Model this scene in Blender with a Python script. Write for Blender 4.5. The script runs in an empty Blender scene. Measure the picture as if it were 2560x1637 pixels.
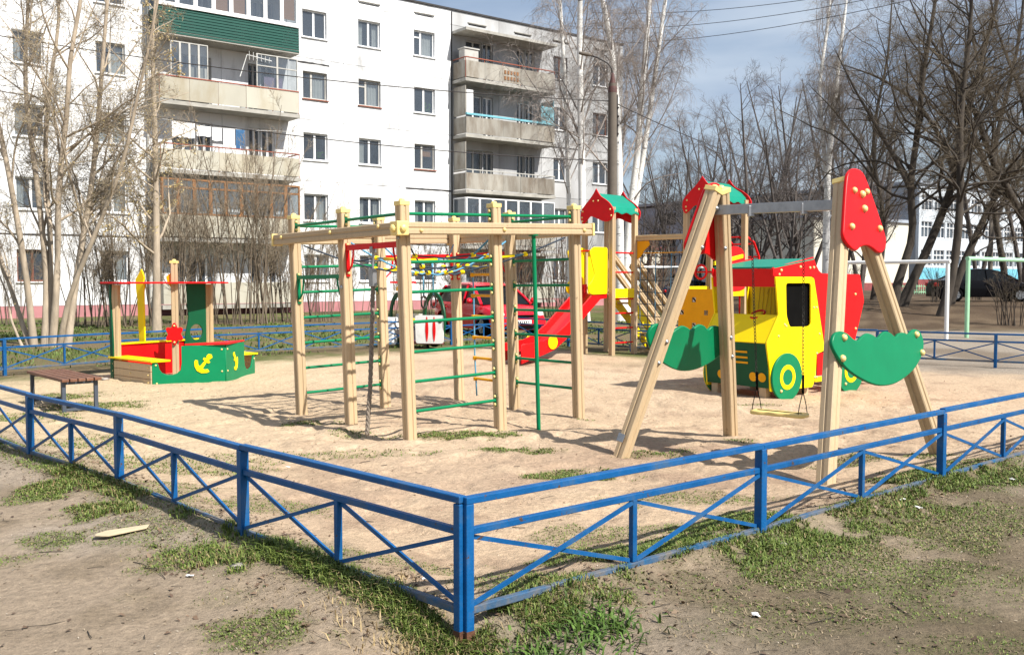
import bpy, math, random
import numpy as np
from mathutils import Vector, Matrix, Quaternion

random.seed(11)
rng = np.random.default_rng(11)
R = math.radians
scene = bpy.context.scene
COL = scene.collection

# ------------------------------------------------------------------ camera
CAM_H, FPX = 1.47, 2400.0
TH = math.atan(118.5 / FPX)
cam_d = bpy.data.cameras.new('camera')
cam_d.sensor_fit = 'HORIZONTAL'; cam_d.sensor_width = 36.0; cam_d.lens = 36.0 * FPX / 2560.0
cam_d.clip_start = 0.1; cam_d.clip_end = 3000
cam = bpy.data.objects.new('camera', cam_d); COL.objects.link(cam)
cam.location = (0, 0, CAM_H); cam.rotation_euler = (math.pi / 2 - TH, 0, 0)
scene.camera = cam

# ------------------------------------------------------------------ sky, sun, exposure
SUN_EL = R(46.5)
SUN_DIR = Vector((0.78 * math.cos(SUN_EL), -0.626 * math.cos(SUN_EL), math.sin(SUN_EL))).normalized()   # towards the sun
world = bpy.data.worlds.new('World'); scene.world = world; world.use_nodes = True
wn = world.node_tree.nodes; wl = world.node_tree.links; wn.clear()
w_out = wn.new('ShaderNodeOutputWorld'); w_bg = wn.new('ShaderNodeBackground')
sky = wn.new('ShaderNodeTexSky'); sky.sky_type = 'NISHITA'; sky.sun_disc = False
sky.sun_elevation = SUN_EL; sky.sun_rotation = math.atan2(SUN_DIR.x, SUN_DIR.y)
sky.air_density = 1.0; sky.dust_density = 1.6; sky.ozone_density = 1.6
w_bg.inputs['Strength'].default_value = 0.084
# broken thin cloud over the whole sky: noise on the view direction
w_tc = wn.new('ShaderNodeTexCoord'); w_mp = wn.new('ShaderNodeMapping'); w_mp.inputs['Scale'].default_value = (1.2, 1.2, 4.5)
w_no = wn.new('ShaderNodeTexNoise'); w_no.inputs['Scale'].default_value = 2.1; w_no.inputs['Detail'].default_value = 6; w_no.inputs['Roughness'].default_value = 0.55
w_rp = wn.new('ShaderNodeValToRGB'); w_rp.color_ramp.elements[0].position = 0.36; w_rp.color_ramp.elements[1].position = 0.68
w_rp.color_ramp.elements[0].color = (0.28, 0.28, 0.28, 1); w_rp.color_ramp.elements[1].color = (0.92, 0.92, 0.92, 1)
w_mx = wn.new('ShaderNodeMixRGB'); w_n2 = wn.new('ShaderNodeTexNoise'); w_n2.inputs['Scale'].default_value = 1.7; w_n2.inputs['Detail'].default_value = 5; w_n2.inputs['Roughness'].default_value = 0.5
w_r2 = wn.new('ShaderNodeValToRGB'); w_r2.color_ramp.elements[0].position = 0.40; w_r2.color_ramp.elements[1].position = 0.66
w_r2.color_ramp.elements[0].color = (2.9, 3.65, 5.0, 1); w_r2.color_ramp.elements[1].color = (6.6, 7.2, 7.8, 1)
wl.new(w_mp.outputs[0], w_n2.inputs['Vector']); wl.new(w_n2.outputs['Fac'], w_r2.inputs['Fac']); wl.new(w_r2.outputs[0], w_mx.inputs['Color2'])
wl.new(w_tc.outputs['Generated'], w_mp.inputs['Vector']); wl.new(w_mp.outputs[0], w_no.inputs['Vector'])
wl.new(w_no.outputs['Fac'], w_rp.inputs['Fac']); wl.new(w_rp.outputs[0], w_mx.inputs['Fac'])
wl.new(sky.outputs[0], w_mx.inputs['Color1']); wl.new(w_mx.outputs[0], w_bg.inputs['Color'])
wl.new(w_bg.outputs[0], w_out.inputs['Surface'])

sun_d = bpy.data.lights.new('sun', 'SUN'); sun_d.energy = 4.9; sun_d.angle = R(0.55); sun_d.color = (1.0, 0.955, 0.88)
sun = bpy.data.objects.new('sun', sun_d); COL.objects.link(sun)
sun.rotation_euler = SUN_DIR.to_track_quat('Z', 'Y').to_euler()

scene.view_settings.view_transform = 'Standard'; scene.view_settings.look = 'None'
scene.view_settings.exposure = 0.67; scene.view_settings.gamma = 1.0; scene.view_settings.use_curve_mapping = False
scene.render.engine = 'CYCLES'
scene.cycles.max_bounces = 6; scene.cycles.transparent_max_bounces = 8; scene.cycles.caustics_reflective = False; scene.cycles.caustics_refractive = False
scene.cycles.use_denoising = True

# ------------------------------------------------------------------ helpers
CT, ST = math.cos(TH), math.sin(TH)
def at(px, py, Y):
    """world point at distance Y along the view of photo pixel (2560 wide)"""
    xc = (px - 1280) / FPX; yc = (818.5 - py) / FPX
    d = Vector((xc, CT + yc * ST, -ST + yc * CT)); k = Y / d.y
    return Vector((0, 0, CAM_H)) + d * k
def on_ground(px, py, z=0.0):
    xc = (px - 1280) / FPX; yc = (818.5 - py) / FPX
    d = Vector((xc, CT + yc * ST, -ST + yc * CT)); k = (z - CAM_H) / d.z
    return Vector((0, 0, CAM_H)) + d * k

def vnoise(x, y, seed=0):
    """smooth 2D value noise, 0..1, numpy"""
    x = np.asarray(x, float); y = np.asarray(y, float)
    xi = np.floor(x); yi = np.floor(y); fx = x - xi; fy = y - yi
    fx = fx * fx * (3 - 2 * fx); fy = fy * fy * (3 - 2 * fy)
    def h(a, b):
        s = np.sin(a * 127.1 + b * 311.7 + seed * 74.7) * 43758.5453
        return s - np.floor(s)
    return (h(xi, yi) * (1 - fx) + h(xi + 1, yi) * fx) * (1 - fy) + (h(xi, yi + 1) * (1 - fx) + h(xi + 1, yi + 1) * fx) * fy
def fbm(x, y, seed=0, oct=4):
    a = 0.5; s = 0; t = 0
    for i in range(oct):
        s = s + a * vnoise(x * 2 ** i, y * 2 ** i, seed + i * 13); t += a; a *= 0.5
    return s / t
def sstep(a, b, x):
    t = np.clip((x - a) / (b - a), 0, 1); return t * t * (3 - 2 * t)

def link(o, parent=None):
    COL.objects.link(o)
    if parent is not None: o.parent = parent
    return o
def tag(o, label=None, cat=None, group=None, kind=None):
    if label: o['label'] = label
    if cat: o['category'] = cat
    if group: o['group'] = group
    if kind: o['kind'] = kind
    return o
def thing(name, label, cat, loc=(0, 0, 0), rotz=0.0, group=None):
    o = bpy.data.objects.new(name, None); o.empty_display_size = 0.2
    COL.objects.link(o); o.location = loc; o.rotation_euler = (0, 0, rotz)
    return tag(o, label, cat, group)
def dup_tree(o, parent=None):
    c = o.copy(); COL.objects.link(c)
    if parent is not None: c.parent = parent
    for ch in list(o.children): dup_tree(ch, c)
    return c
def inst(name, me, parent, M=None):
    o = bpy.data.objects.new(name, me); link(o, parent)
    if M is not None: o.matrix_local = M
    return o

def frame_of(d, up=(0, 0, 1)):
    d = Vector(d).normalized(); up = Vector(up)
    if abs(d.dot(up)) > 0.98: up = Vector((1, 0, 0)) if abs(d.x) < 0.9 else Vector((0, 1, 0))
    s = d.cross(up).normalized(); u = s.cross(d).normalized()
    return d, s, u

class MB:
    def __init__(self): self.v = []; self.f = []; self.m = []; self.mi = 0
    def add(self, vs, fs):
        b = len(self.v); self.v += [tuple(p) for p in vs]
        for q in fs: self.f.append([b + i for i in q]); self.m.append(self.mi)
        return self
    def box(self, c, s, rz=0.0):
        cx, cy, cz = c; hx, hy, hz = s[0] / 2, s[1] / 2, s[2] / 2
        ca, sa = math.cos(rz), math.sin(rz); vs = []
        for z in (-hz, hz):
            for x, y in ((-hx, -hy), (hx, -hy), (hx, hy), (-hx, hy)):
                vs.append((cx + x * ca - y * sa, cy + x * sa + y * ca, cz + z))
        return self.add(vs, [(3, 2, 1, 0), (4, 5, 6, 7), (0, 1, 5, 4), (1, 2, 6, 5), (2, 3, 7, 6), (3, 0, 4, 7)])
    def box2(self, a, b):
        return self.box([(a[i] + b[i]) / 2 for i in range(3)], [abs(b[i] - a[i]) for i in range(3)])
    def bar(self, p0, p1, w, h, up=(0, 0, 1)):
        p0 = Vector(p0); p1 = Vector(p1); d, s, u = frame_of(p1 - p0, up); vs = []
        for p in (p0, p1):
            for a, b in ((-1, -1), (1, -1), (1, 1), (-1, 1)): vs.append(p + s * a * w / 2 + u * b * h / 2)
        return self.add(vs, [(0, 1, 2, 3), (7, 6, 5, 4), (0, 4, 5, 1), (1, 5, 6, 2), (2, 6, 7, 3), (3, 7, 4, 0)])
    def sweep(self, p0, p1, prof, up=(0, 0, 1)):
        p0 = Vector(p0); p1 = Vector(p1); d, s, u = frame_of(p1 - p0, up); n = len(prof)
        vs = [p + s * a + u * b for p in (p0, p1) for a, b in prof]
        return self.add(vs, [tuple(range(n)), tuple(range(2 * n - 1, n - 1, -1))] + [(i, i + n, (i + 1) % n + n, (i + 1) % n) for i in range(n)])
    def tube(self, pts, r, k=8, caps=True, closed=False):
        pts = [Vector(p) for p in pts]; n = len(pts); vs = []; fs = []
        rr = r if isinstance(r, (list, tuple)) else [r] * n; prev = None
        for i, p in enumerate(pts):
            a = pts[(i - 1) % n] if (closed or i > 0) else p
            b = pts[(i + 1) % n] if (closed or i < n - 1) else p
            d = (b - a).normalized()
            if prev is None: d, s, u = frame_of(d)
            else:
                s = prev - d * prev.dot(d); s.normalize(); u = s.cross(d)
            prev = s
            for j in range(k):
                t = 2 * math.pi * j / k; vs.append(p + (s * math.cos(t) + u * math.sin(t)) * rr[i])
        m = n if closed else n - 1
        for i in range(m):
            for j in range(k):
                a = i * k + j; b = i * k + (j + 1) % k; c = ((i + 1) % n) * k + (j + 1) % k; d2 = ((i + 1) % n) * k + j
                fs.append((a, b, c, d2))
        if caps and not closed:
            fs.append(tuple(range(k - 1, -1, -1))); fs.append(tuple((n - 1) * k + j for j in range(k)))
        return self.add(vs, fs)
    def lathe(self, prof, c=(0, 0, 0), axis=(0, 0, 1), k=12):
        d, s, u = frame_of(axis); c = Vector(c); n = len(prof)
        vs = [c + d * z + (s * math.cos(2 * math.pi * j / k) + u * math.sin(2 * math.pi * j / k)) * max(r, 1e-4) for r, z in prof for j in range(k)]
        fs = [(i * k + j, i * k + (j + 1) % k, (i + 1) * k + (j + 1) % k, (i + 1) * k + j) for i in range(n - 1) for j in range(k)]
        return self.add(vs, fs)
    def poly(self, pts): return self.add(pts, [tuple(range(len(pts)))])
    def prism(self, pts, d):
        d = Vector(d); n = len(pts); a = [Vector(p) for p in pts]
        return self.add(a + [p + d for p in a], [tuple(range(n - 1, -1, -1)), tuple(range(n, 2 * n))] + [(i, (i + 1) % n, (i + 1) % n + n, i + n) for i in range(n)])
    def mesh(self, name, mats, smooth=False, angle=None):
        me = bpy.data.meshes.new(name); me.from_pydata(self.v, [], self.f); me.update()
        for m in (mats if isinstance(mats, (list, tuple)) else [mats]): me.materials.append(m)
        if any(self.m): me.polygons.foreach_set('material_index', self.m)
        if smooth:
            me.polygons.foreach_set('use_smooth', [True] * len(me.polygons))
            if angle: me.set_sharp_from_angle(angle=R(angle))
        return me
    def build(self, name, mats, parent=None, smooth=False, bevel=0, seg=2, angle=None):
        o = bpy.data.objects.new(name, self.mesh(name, mats, smooth, angle)); link(o, parent)
        if bevel:
            b = o.modifiers.new('bevel', 'BEVEL'); b.width = bevel; b.segments = seg; b.limit_method = 'ANGLE'; b.angle_limit = R(40)
        return o

def mesh_np(name, V, Q, mats, smooth=True, tris=False):
    me = bpy.data.meshes.new(name); V = np.asarray(V, np.float32); Q = np.asarray(Q, np.int32); k = Q.shape[1]
    me.vertices.add(len(V)); me.vertices.foreach_set('co', V.ravel())
    me.loops.add(Q.size); me.loops.foreach_set('vertex_index', Q.ravel())
    me.polygons.add(len(Q)); me.polygons.foreach_set('loop_start', np.arange(0, Q.size, k, dtype=np.int32))
    me.polygons.foreach_set('loop_total', np.full(len(Q), k, np.int32))
    if smooth: me.polygons.foreach_set('use_smooth', np.ones(len(Q), bool))
    for m in (mats if isinstance(mats, (list, tuple)) else [mats]): me.materials.append(m)
    me.update(calc_edges=True); me.validate()
    return me

def smooth_outline(pts, n=6):
    """closed Catmull-Rom through the points"""
    P = [Vector((p[0], p[1])) for p in pts]; out = []; N = len(P)
    for i in range(N):
        a, b, c, d = P[(i - 1) % N], P[i], P[(i + 1) % N], P[(i + 2) % N]
        for j in range(n):
            t = j / n
            out.append(0.5 * ((2 * b) + (c - a) * t + (2 * a - 5 * b + 4 * c - d) * t * t + (3 * b - a - 3 * c + d) * t ** 3))
    return [(p.x, p.y) for p in out]
def round_poly(pts, rad=0.03, n=4):
    P = [Vector(p) for p in pts]; out = []; N = len(P)
    for i in range(N):
        a, b, c = P[i - 1], P[i], P[(i + 1) % N]
        r1 = min(rad, (a - b).length * 0.45); r2 = min(rad, (c - b).length * 0.45)
        s = b + (a - b).normalized() * r1; e = b + (c - b).normalized() * r2
        for j in range(n + 1):
            t = j / n; out.append(tuple((1 - t) ** 2 * s + 2 * t * (1 - t) * b + t * t * e))
    return out
def circle(c, r, n=24, ry=None): return [(c[0] + r * math.cos(2 * math.pi * i / n), c[1] + (ry or r) * math.sin(2 * math.pi * i / n)) for i in range(n)]
def board(name, outline, thick, mat, parent, O, u, v, holes=(), bevel=0.004):
    """a sheet cut to an outline in the plane O + a*u + b*v, thickness along u x v, with real holes"""
    cu = bpy.data.curves.new(name, 'CURVE'); cu.dimensions = '2D'; cu.fill_mode = 'BOTH'
    cu.extrude = max(thick / 2 - bevel, 1e-4); cu.bevel_depth = bevel; cu.bevel_resolution = 1; cu.offset = -bevel
    for ol in [outline] + list(holes):
        sp = cu.splines.new('POLY'); sp.points.add(len(ol) - 1); sp.use_cyclic_u = True
        for q, (a, b) in zip(sp.points, ol): q.co = (a, b, 0, 1)
    tmp = bpy.data.objects.new('tmp_outline', cu); me = bpy.data.meshes.new_from_object(tmp)
    bpy.data.objects.remove(tmp); bpy.data.curves.remove(cu)
    u = Vector(u).normalized(); w = u.cross(Vector(v)).normalized(); v = w.cross(u)
    M = Matrix((u, v, w)).transposed().to_4x4(); M.translation = Vector(O)
    me.transform(M); me.materials.clear(); me.materials.append(mat); me.name = name
    return link(bpy.data.objects.new(name, me), parent)

# ------------------------------------------------------------------ materials
def mat(name, col, rough=0.5, var=0.08, vscale=6.0, bump=0.0, bscale=60.0, metal=0.0, spec=0.5, stretch=(1, 1, 1), dirt=None, dscale=2.0, dpos=(0.55, 0.75), world_co=False, coat=0.0, spots=None, vary=0.0):
    m = bpy.data.materials.new(name); m.use_nodes = True; nt = m.node_tree; n = nt.nodes; l = nt.links
    b = n['Principled BSDF']; b.inputs['Roughness'].default_value = rough; b.inputs['Metallic'].default_value = metal
    b.inputs['Specular IOR Level'].default_value = spec; b.inputs['Coat Weight'].default_value = coat
    if world_co: co = n.new('ShaderNodeNewGeometry').outputs['Position']
    else: co = n.new('ShaderNodeTexCoord').outputs['Object']
    mp = n.new('ShaderNodeMapping'); mp.inputs['Scale'].default_value = stretch; l.new(co, mp.inputs['Vector'])
    no = n.new('ShaderNodeTexNoise'); no.inputs['Scale'].default_value = vscale; no.inputs['Detail'].default_value = 5; no.inputs['Roughness'].default_value = 0.6
    l.new(mp.outputs[0], no.inputs['Vector'])
    rp = n.new('ShaderNodeValToRGB'); e = rp.color_ramp.elements; e[0].position = 0.3; e[1].position = 0.7
    e[0].color = tuple(max(0, c * (1 - var)) for c in col) + (1,); e[1].color = tuple(min(1, c * (1 + var)) for c in col) + (1,)
    l.new(no.outputs['Fac'], rp.inputs['Fac']); out = rp.outputs['Color']
    if dirt is not None:
        n2 = n.new('ShaderNodeTexNoise'); n2.inputs['Scale'].default_value = dscale; n2.inputs['Detail'].default_value = 8; n2.inputs['Roughness'].default_value = 0.65
        l.new(mp.outputs[0], n2.inputs['Vector'])
        r2 = n.new('ShaderNodeMapRange'); r2.inputs['From Min'].default_value = dpos[0]; r2.inputs['From Max'].default_value = dpos[1]; l.new(n2.outputs['Fac'], r2.inputs['Value'])
        mx = n.new('ShaderNodeMixRGB'); mx.inputs['Color2'].default_value = dirt + (1,); l.new(r2.outputs[0], mx.inputs['Fac']); l.new(out, mx.inputs['Color1']); out = mx.outputs[0]
    if spots is not None:
        sc_, ss, lo, hi = spots; n3 = n.new('ShaderNodeTexNoise'); n3.inputs['Scale'].default_value = ss; n3.inputs['Detail'].default_value = 4; n3.inputs['Roughness'].default_value = 0.6; l.new(co, n3.inputs['Vector'])
        r3 = n.new('ShaderNodeMapRange'); r3.inputs['From Min'].default_value = lo; r3.inputs['From Max'].default_value = hi; l.new(n3.outputs['Fac'], r3.inputs['Value'])
        mx = n.new('ShaderNodeMixRGB'); mx.inputs['Color2'].default_value = sc_ + (1,); l.new(r3.outputs[0], mx.inputs['Fac']); l.new(out, mx.inputs['Color1']); out = mx.outputs[0]
    if vary:
        oi = n.new('ShaderNodeObjectInfo'); r4 = n.new('ShaderNodeMapRange'); r4.inputs['To Min'].default_value = 1 - vary; r4.inputs['To Max'].default_value = 1 + vary * .6; l.new(oi.outputs['Random'], r4.inputs['Value'])
        vm = n.new('ShaderNodeVectorMath'); vm.operation = 'SCALE'; l.new(out, vm.inputs[0]); l.new(r4.outputs[0], vm.inputs['Scale']); out = vm.outputs[0]
    l.new(out, b.inputs['Base Color'])
    if bump:
        bn = n.new('ShaderNodeTexNoise'); bn.inputs['Scale'].default_value = bscale; bn.inputs['Detail'].default_value = 4; l.new(mp.outputs[0], bn.inputs['Vector'])
        bp = n.new('ShaderNodeBump'); bp.inputs['Strength'].default_value = bump; bp.inputs['Distance'].default_value = 0.01
        l.new(bn.outputs['Fac'], bp.inputs['Height']); l.new(bp.outputs[0], b.inputs['Normal'])
    return m
M = {}
M['blue'] = mat('blue_paint', (0.004, 0.088, 0.262), 0.45, 0.22, 7, 0.2, 70, spec=.25, dirt=(0.05, 0.10, 0.17), dscale=7, dpos=(0.50, 0.74), spots=((0.075, 0.045, 0.03), 26, 0.64, 0.70), vary=0.10)
M['blue_worn'] = mat('blue_paint_worn', (0.02, 0.095, 0.205), 0.6, 0.2, 9, 0.2, 90, dirt=(0.15, 0.14, 0.13), dscale=6, dpos=(0.38, 0.60), spec=.2)
M['rust'] = mat('rust', (0.10, 0.04, 0.02), 0.85, 0.4, 30, 0.4, 120)
M['timber'] = mat('tan_timber', (0.505, 0.375, 0.225), 0.6, 0.06, 9, 0.12, 40, stretch=(9, 9, 0.5), dirt=(0.385, 0.28, 0.165), dscale=3.2, dpos=(0.50, 0.95), spots=((0.22, 0.15, 0.085), 14, 0.66, 0.80), vary=0.14)
M['cream'] = mat('cream_plastic', (0.78, 0.60, 0.22), 0.4, 0.04)
M['bolt'] = mat('cream_bolt_plastic', (0.74, 0.56, 0.22), 0.35, 0.04)
M['steel'] = mat('galvanised_steel', (0.32, 0.33, 0.34), 0.42, 0.12, 20, 0.05, 60, metal=0.75)
M['darksteel'] = mat('dark_chain_steel', (0.045, 0.042, 0.04), 0.5, 0.3, 30, metal=0.6)
M['green'] = mat('green_paint', (0.002, 0.185, 0.075), 0.38, 0.07, 4, 0.03, 60, dirt=(0.02, 0.15, 0.07), dscale=9, dpos=(0.62, 0.85), spec=0.22, spots=((0.02, 0.10, 0.05), 18, 0.66, 0.80))
M['dgreen'] = mat('dark_green_paint', (0.003, 0.075, 0.032), 0.42, 0.08, 4, spec=0.22)
M['teal'] = mat('teal_roof_paint', (0.004, 0.225, 0.145), 0.42, 0.07, 3, dirt=(0.03, 0.21, 0.14), dscale=8, dpos=(0.6, 0.85), spec=0.22)
M['red'] = mat('red_paint', (0.66, 0.006, 0.008), 0.36, 0.06, 4, 0.02, 60, dirt=(0.48, 0.015, 0.012), dscale=8, dpos=(0.6, 0.9), spec=0.22, spots=((0.35, 0.03, 0.025), 18, 0.66, 0.80))
M['slide'] = mat('red_slide_plastic', (0.62, 0.012, 0.018), 0.22, 0.05, 5)
M['yellow'] = mat('yellow_paint', (0.92, 0.68, 0.002), 0.4, 0.04, 4, 0.02, 60, dirt=(0.70, 0.50, 0.02), dscale=8, dpos=(0.66, 0.92), spec=0.22, spots=((0.45, 0.33, 0.04), 18, 0.66, 0.80))
M['orange'] = mat('orange_yellow_paint', (0.78, 0.36, 0.004), 0.4, 0.05, spec=0.22)
M['white'] = mat('white_paint', (0.78, 0.78, 0.76), 0.45, 0.05, 5, dirt=(0.5, 0.48, 0.43), dscale=3, dpos=(0.55, 0.9))
M['black'] = mat('black_board', (0.005, 0.005, 0.005), 0.9, 0.2, spec=.04)
M['bluerope'] = mat('blue_rope', (0.10, 0.30, 0.46), 0.85, 0.35, 120)
M['darkrope'] = mat('dark_rope', (0.035, 0.05, 0.075), 0.85, 0.3, 120)
M['grayrope'] = mat('grey_hemp_rope', (0.21, 0.175, 0.14), 0.9, 0.35, 60, 0.5, 150)
M['brownwood'] = mat('brown_stained_wood', (0.15, 0.062, 0.032), 0.55, 0.25, 6, 0.15, 40, stretch=(1, 1, 1), dirt=(0.25, 0.14, 0.09), dscale=5)
M['bench_steel'] = mat('blue_grey_steel', (0.055, 0.07, 0.095), 0.5, 0.2, 10)
M['palegreen'] = mat('pale_green_paint', (0.33, 0.62, 0.38), 0.45, 0.07, 6, dirt=(0.24, 0.36, 0.22), dscale=5, dpos=(0.6, 0.85))
M['concrete'] = mat('lamp_concrete', (0.125, 0.105, 0.085), 0.9, 0.15, 4, 0.2, 40)
M['iron'] = mat('dark_iron', (0.03, 0.025, 0.024), 0.6, 0.2, 10)
M['redmetal'] = mat('rusty_red_metal', (0.085, 0.035, 0.03), 0.7, 0.3, 10)
# buildings
M['facade'] = mat('white_facade', (0.735, 0.745, 0.755), 0.9, 0.07, 0.5, 0.12, 12, world_co=True, dirt=(0.27, 0.27, 0.27), dscale=1.1, dpos=(0.50, 0.80), stretch=(1, 1, 0.35), vary=0.07)
M['facade_grey'] = mat('weathered_shaded_facade', (0.43, 0.435, 0.44), 0.9, 0.14, 0.8, 0.12, 12, world_co=True, dirt=(0.30, 0.295, 0.29), dscale=0.7, dpos=(0.45, 0.72), stretch=(1, 1, 0.3), vary=0.16)  # grey holds real dirt plus the trees' shade painted into the colour
M['pinkbase'] = mat('pink_plinth', (0.43, 0.19, 0.20), 0.9, 0.12, 1.2, 0.1, 15, world_co=True, dirt=(0.30, 0.15, 0.16), dscale=1.1)
M['beige'] = mat('beige_cement_sheet', (0.45, 0.43, 0.36), 0.85, 0.08, 1.0, 0.05, 20, world_co=True, dirt=(0.33, 0.275, 0.18), dscale=0.9, dpos=(0.45, 0.75), stretch=(1, 1, 0.35), vary=0.14)
M['greysheet'] = mat('weathered_cement_sheet', (0.335, 0.315, 0.275), 0.85, 0.2, 1.0, 0.05, 20, world_co=True, dirt=(0.155, 0.12, 0.085), dscale=1.5, dpos=(0.42, 0.70), stretch=(1, 1, 0.35), vary=0.2)
M['slab'] = mat('grey_slab_concrete', (0.36, 0.345, 0.31), 0.9, 0.2, 1.5, 0.2, 20, world_co=True, dirt=(0.16, 0.14, 0.11), dscale=2)
M['tar'] = mat('black_roof_tar', (0.035, 0.033, 0.034), 0.8, 0.3, 3, world_co=True)
M['siding'] = mat('green_siding', (0.002, 0.060, 0.045), 0.6, 0.07, 2, spec=.2)
M['pvc'] = mat('white_pvc', (0.80, 0.80, 0.80), 0.35, 0.03)
M['oldframe'] = mat('old_grey_frame', (0.44, 0.43, 0.40), 0.7, 0.15, 4, world_co=True)
M['brownframe'] = mat('red_brown_frame', (0.17, 0.06, 0.035), 0.6, 0.2, 4)
M['orangewood'] = mat('varnished_orange_wood', (0.235, 0.105, 0.035), 0.6, 0.3, 4, world_co=True)
M['railred'] = mat('red_brown_rail', (0.28, 0.075, 0.04), 0.6, 0.2, 4)
M['skyblue'] = mat('sky_blue_paint', (0.16, 0.42, 0.50), 0.6, 0.12, 3, world_co=True)
M['curtain'] = mat('white_curtain', (0.62, 0.62, 0.60), 0.9, 0.08, 3)
M['blind'] = mat('brown_blind', (0.42, 0.20, 0.075), 0.8, 0.12, 2, stretch=(1, 1, 30))
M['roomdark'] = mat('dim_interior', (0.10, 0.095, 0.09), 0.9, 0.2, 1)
M['school'] = mat('school_white_wall', (0.56, 0.61, 0.66), 0.9, 0.07, 0.3, world_co=True)
M['school_blue'] = mat('school_blue_band', (0.16, 0.47, 0.60), 0.9, 0.07, 0.3, world_co=True)
M['school_grey'] = mat('school_grey_end_wall', (0.33, 0.37, 0.43), 0.9, 0.08, 0.25, world_co=True)
M['school_cream'] = mat('cream_hall_wall', (0.66, 0.63, 0.53), 0.9, 0.06, 0.3, world_co=True)
M['brick'] = mat('dark_red_brick', (0.22, 0.055, 0.055), 0.9, 0.2, 2, world_co=True)
M['purple'] = mat('lilac_cloth', (0.40, 0.33, 0.47), 0.9, 0.08, 3)
M['denim'] = mat('blue_denim', (0.04, 0.12, 0.25), 0.9, 0.2, 10)
M['linen'] = mat('white_linen', (0.82, 0.82, 0.82), 0.9, 0.03)
M['leafgreen'] = mat('pot_plant_green', (0.07, 0.16, 0.03), 0.6, 0.3, 20)
def glass_mat(name, tint, alpha):
    m = bpy.data.materials.new(name); m.use_nodes = True; n = m.node_tree.nodes; l = m.node_tree.links; n.clear()
    o = n.new('ShaderNodeOutputMaterial'); g = n.new('ShaderNodeBsdfPrincipled'); g.inputs['Base Color'].default_value = tint + (1,); g.inputs['Roughness'].default_value = 0.06; g.inputs['Specular IOR Level'].default_value = 0.9 if alpha < .6 else .3; g.inputs['IOR'].default_value = 1.9 if alpha < .6 else 1.45
    t = n.new('ShaderNodeBsdfTransparent'); t.inputs['Color'].default_value = (0.86, 0.9, 0.9, 1)
    x = n.new('ShaderNodeMixShader'); x.inputs['Fac'].default_value = alpha
    l.new(t.outputs[0], x.inputs[1]); l.new(g.outputs[0], x.inputs[2]); l.new(x.outputs[0], o.inputs['Surface']); return m
M['glass'] = glass_mat('window_glass', (0.09, 0.115, 0.15), 0.48)
M['glassdark'] = glass_mat('car_glass', (0.008, 0.009, 0.010), 0.93)
# ------------------------------------------------------------------ fence lines (plan points of the posts)
C0 = (-0.20, 3.90)
LEFT_RUN = [C0, (-1.46, 5.16), (-2.67, 6.47), (-3.82, 7.56), (-5.12, 8.93), (-6.40, 10.28), (-7.70, 11.64)]
RIGHT_RUN = [C0, (1.36, 5.20), (2.98, 6.61), (4.52, 7.95), (6.06, 9.29), (7.60, 10.63)]
BACK_LEFT = [(-9.94, 11.39), (-8.86, 13.03), (-7.78, 14.67), (-6.70, 16.31), (-5.62, 17.95), (-4.20, 19.21), (-2.79, 20.47), (-1.38, 21.73), (0.05, 23.0)]
BACK_RIGHT = [(0.05, 23.0), (1.25, 21.28), (2.44, 19.57), (4.50, 18.38), (6.55, 17.18), (8.12, 16.08), (9.9, 14.95), (11.7, 13.8)]
def seg_dist(x, y, run):
    d = np.full(np.shape(x), 1e9); sgn = np.zeros(np.shape(x))
    for (ax, ay), (bx, by) in zip(run[:-1], run[1:]):
        ux, uy = bx - ax, by - ay; L2 = ux * ux + uy * uy
        t = np.clip(((x - ax) * ux + (y - ay) * uy) / L2, 0, 1)
        e = np.hypot(x - ax - t * ux, y - ay - t * uy); c = ux * (y - ay) - uy * (x - ax)
        near = e < d; d = np.where(near, e, d); sgn = np.where(near, np.sign(c), sgn)
    return d, sgn
_u = (0.745, 0.667)
def dist_left(x, y): return seg_dist(x, y, LEFT_RUN)
def inside_mask(x, y):
    """signed distance-like: >0 inside the front fence corner"""
    dl, sl = seg_dist(x, y, [C0, (-9.6, 13.6)]); dr, sr = seg_dist(x, y, [C0, (12.0, 14.4)])
    # left run goes up-left: inside is on its right (sgn -1); right run: inside is on its left (sgn +1)
    a = ((-9.4) * (y - C0[1]) - 9.7 * (x - C0[0])) / 13.5      # >0 left of the left run
    b = (12.2 * (y - C0[1]) - 10.5 * (x - C0[0])) / 16.1       # >0 left of (above) the right run
    return np.minimum(-a, b)
POSTS_SUNK = [(-0.94, 8.80)]
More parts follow.
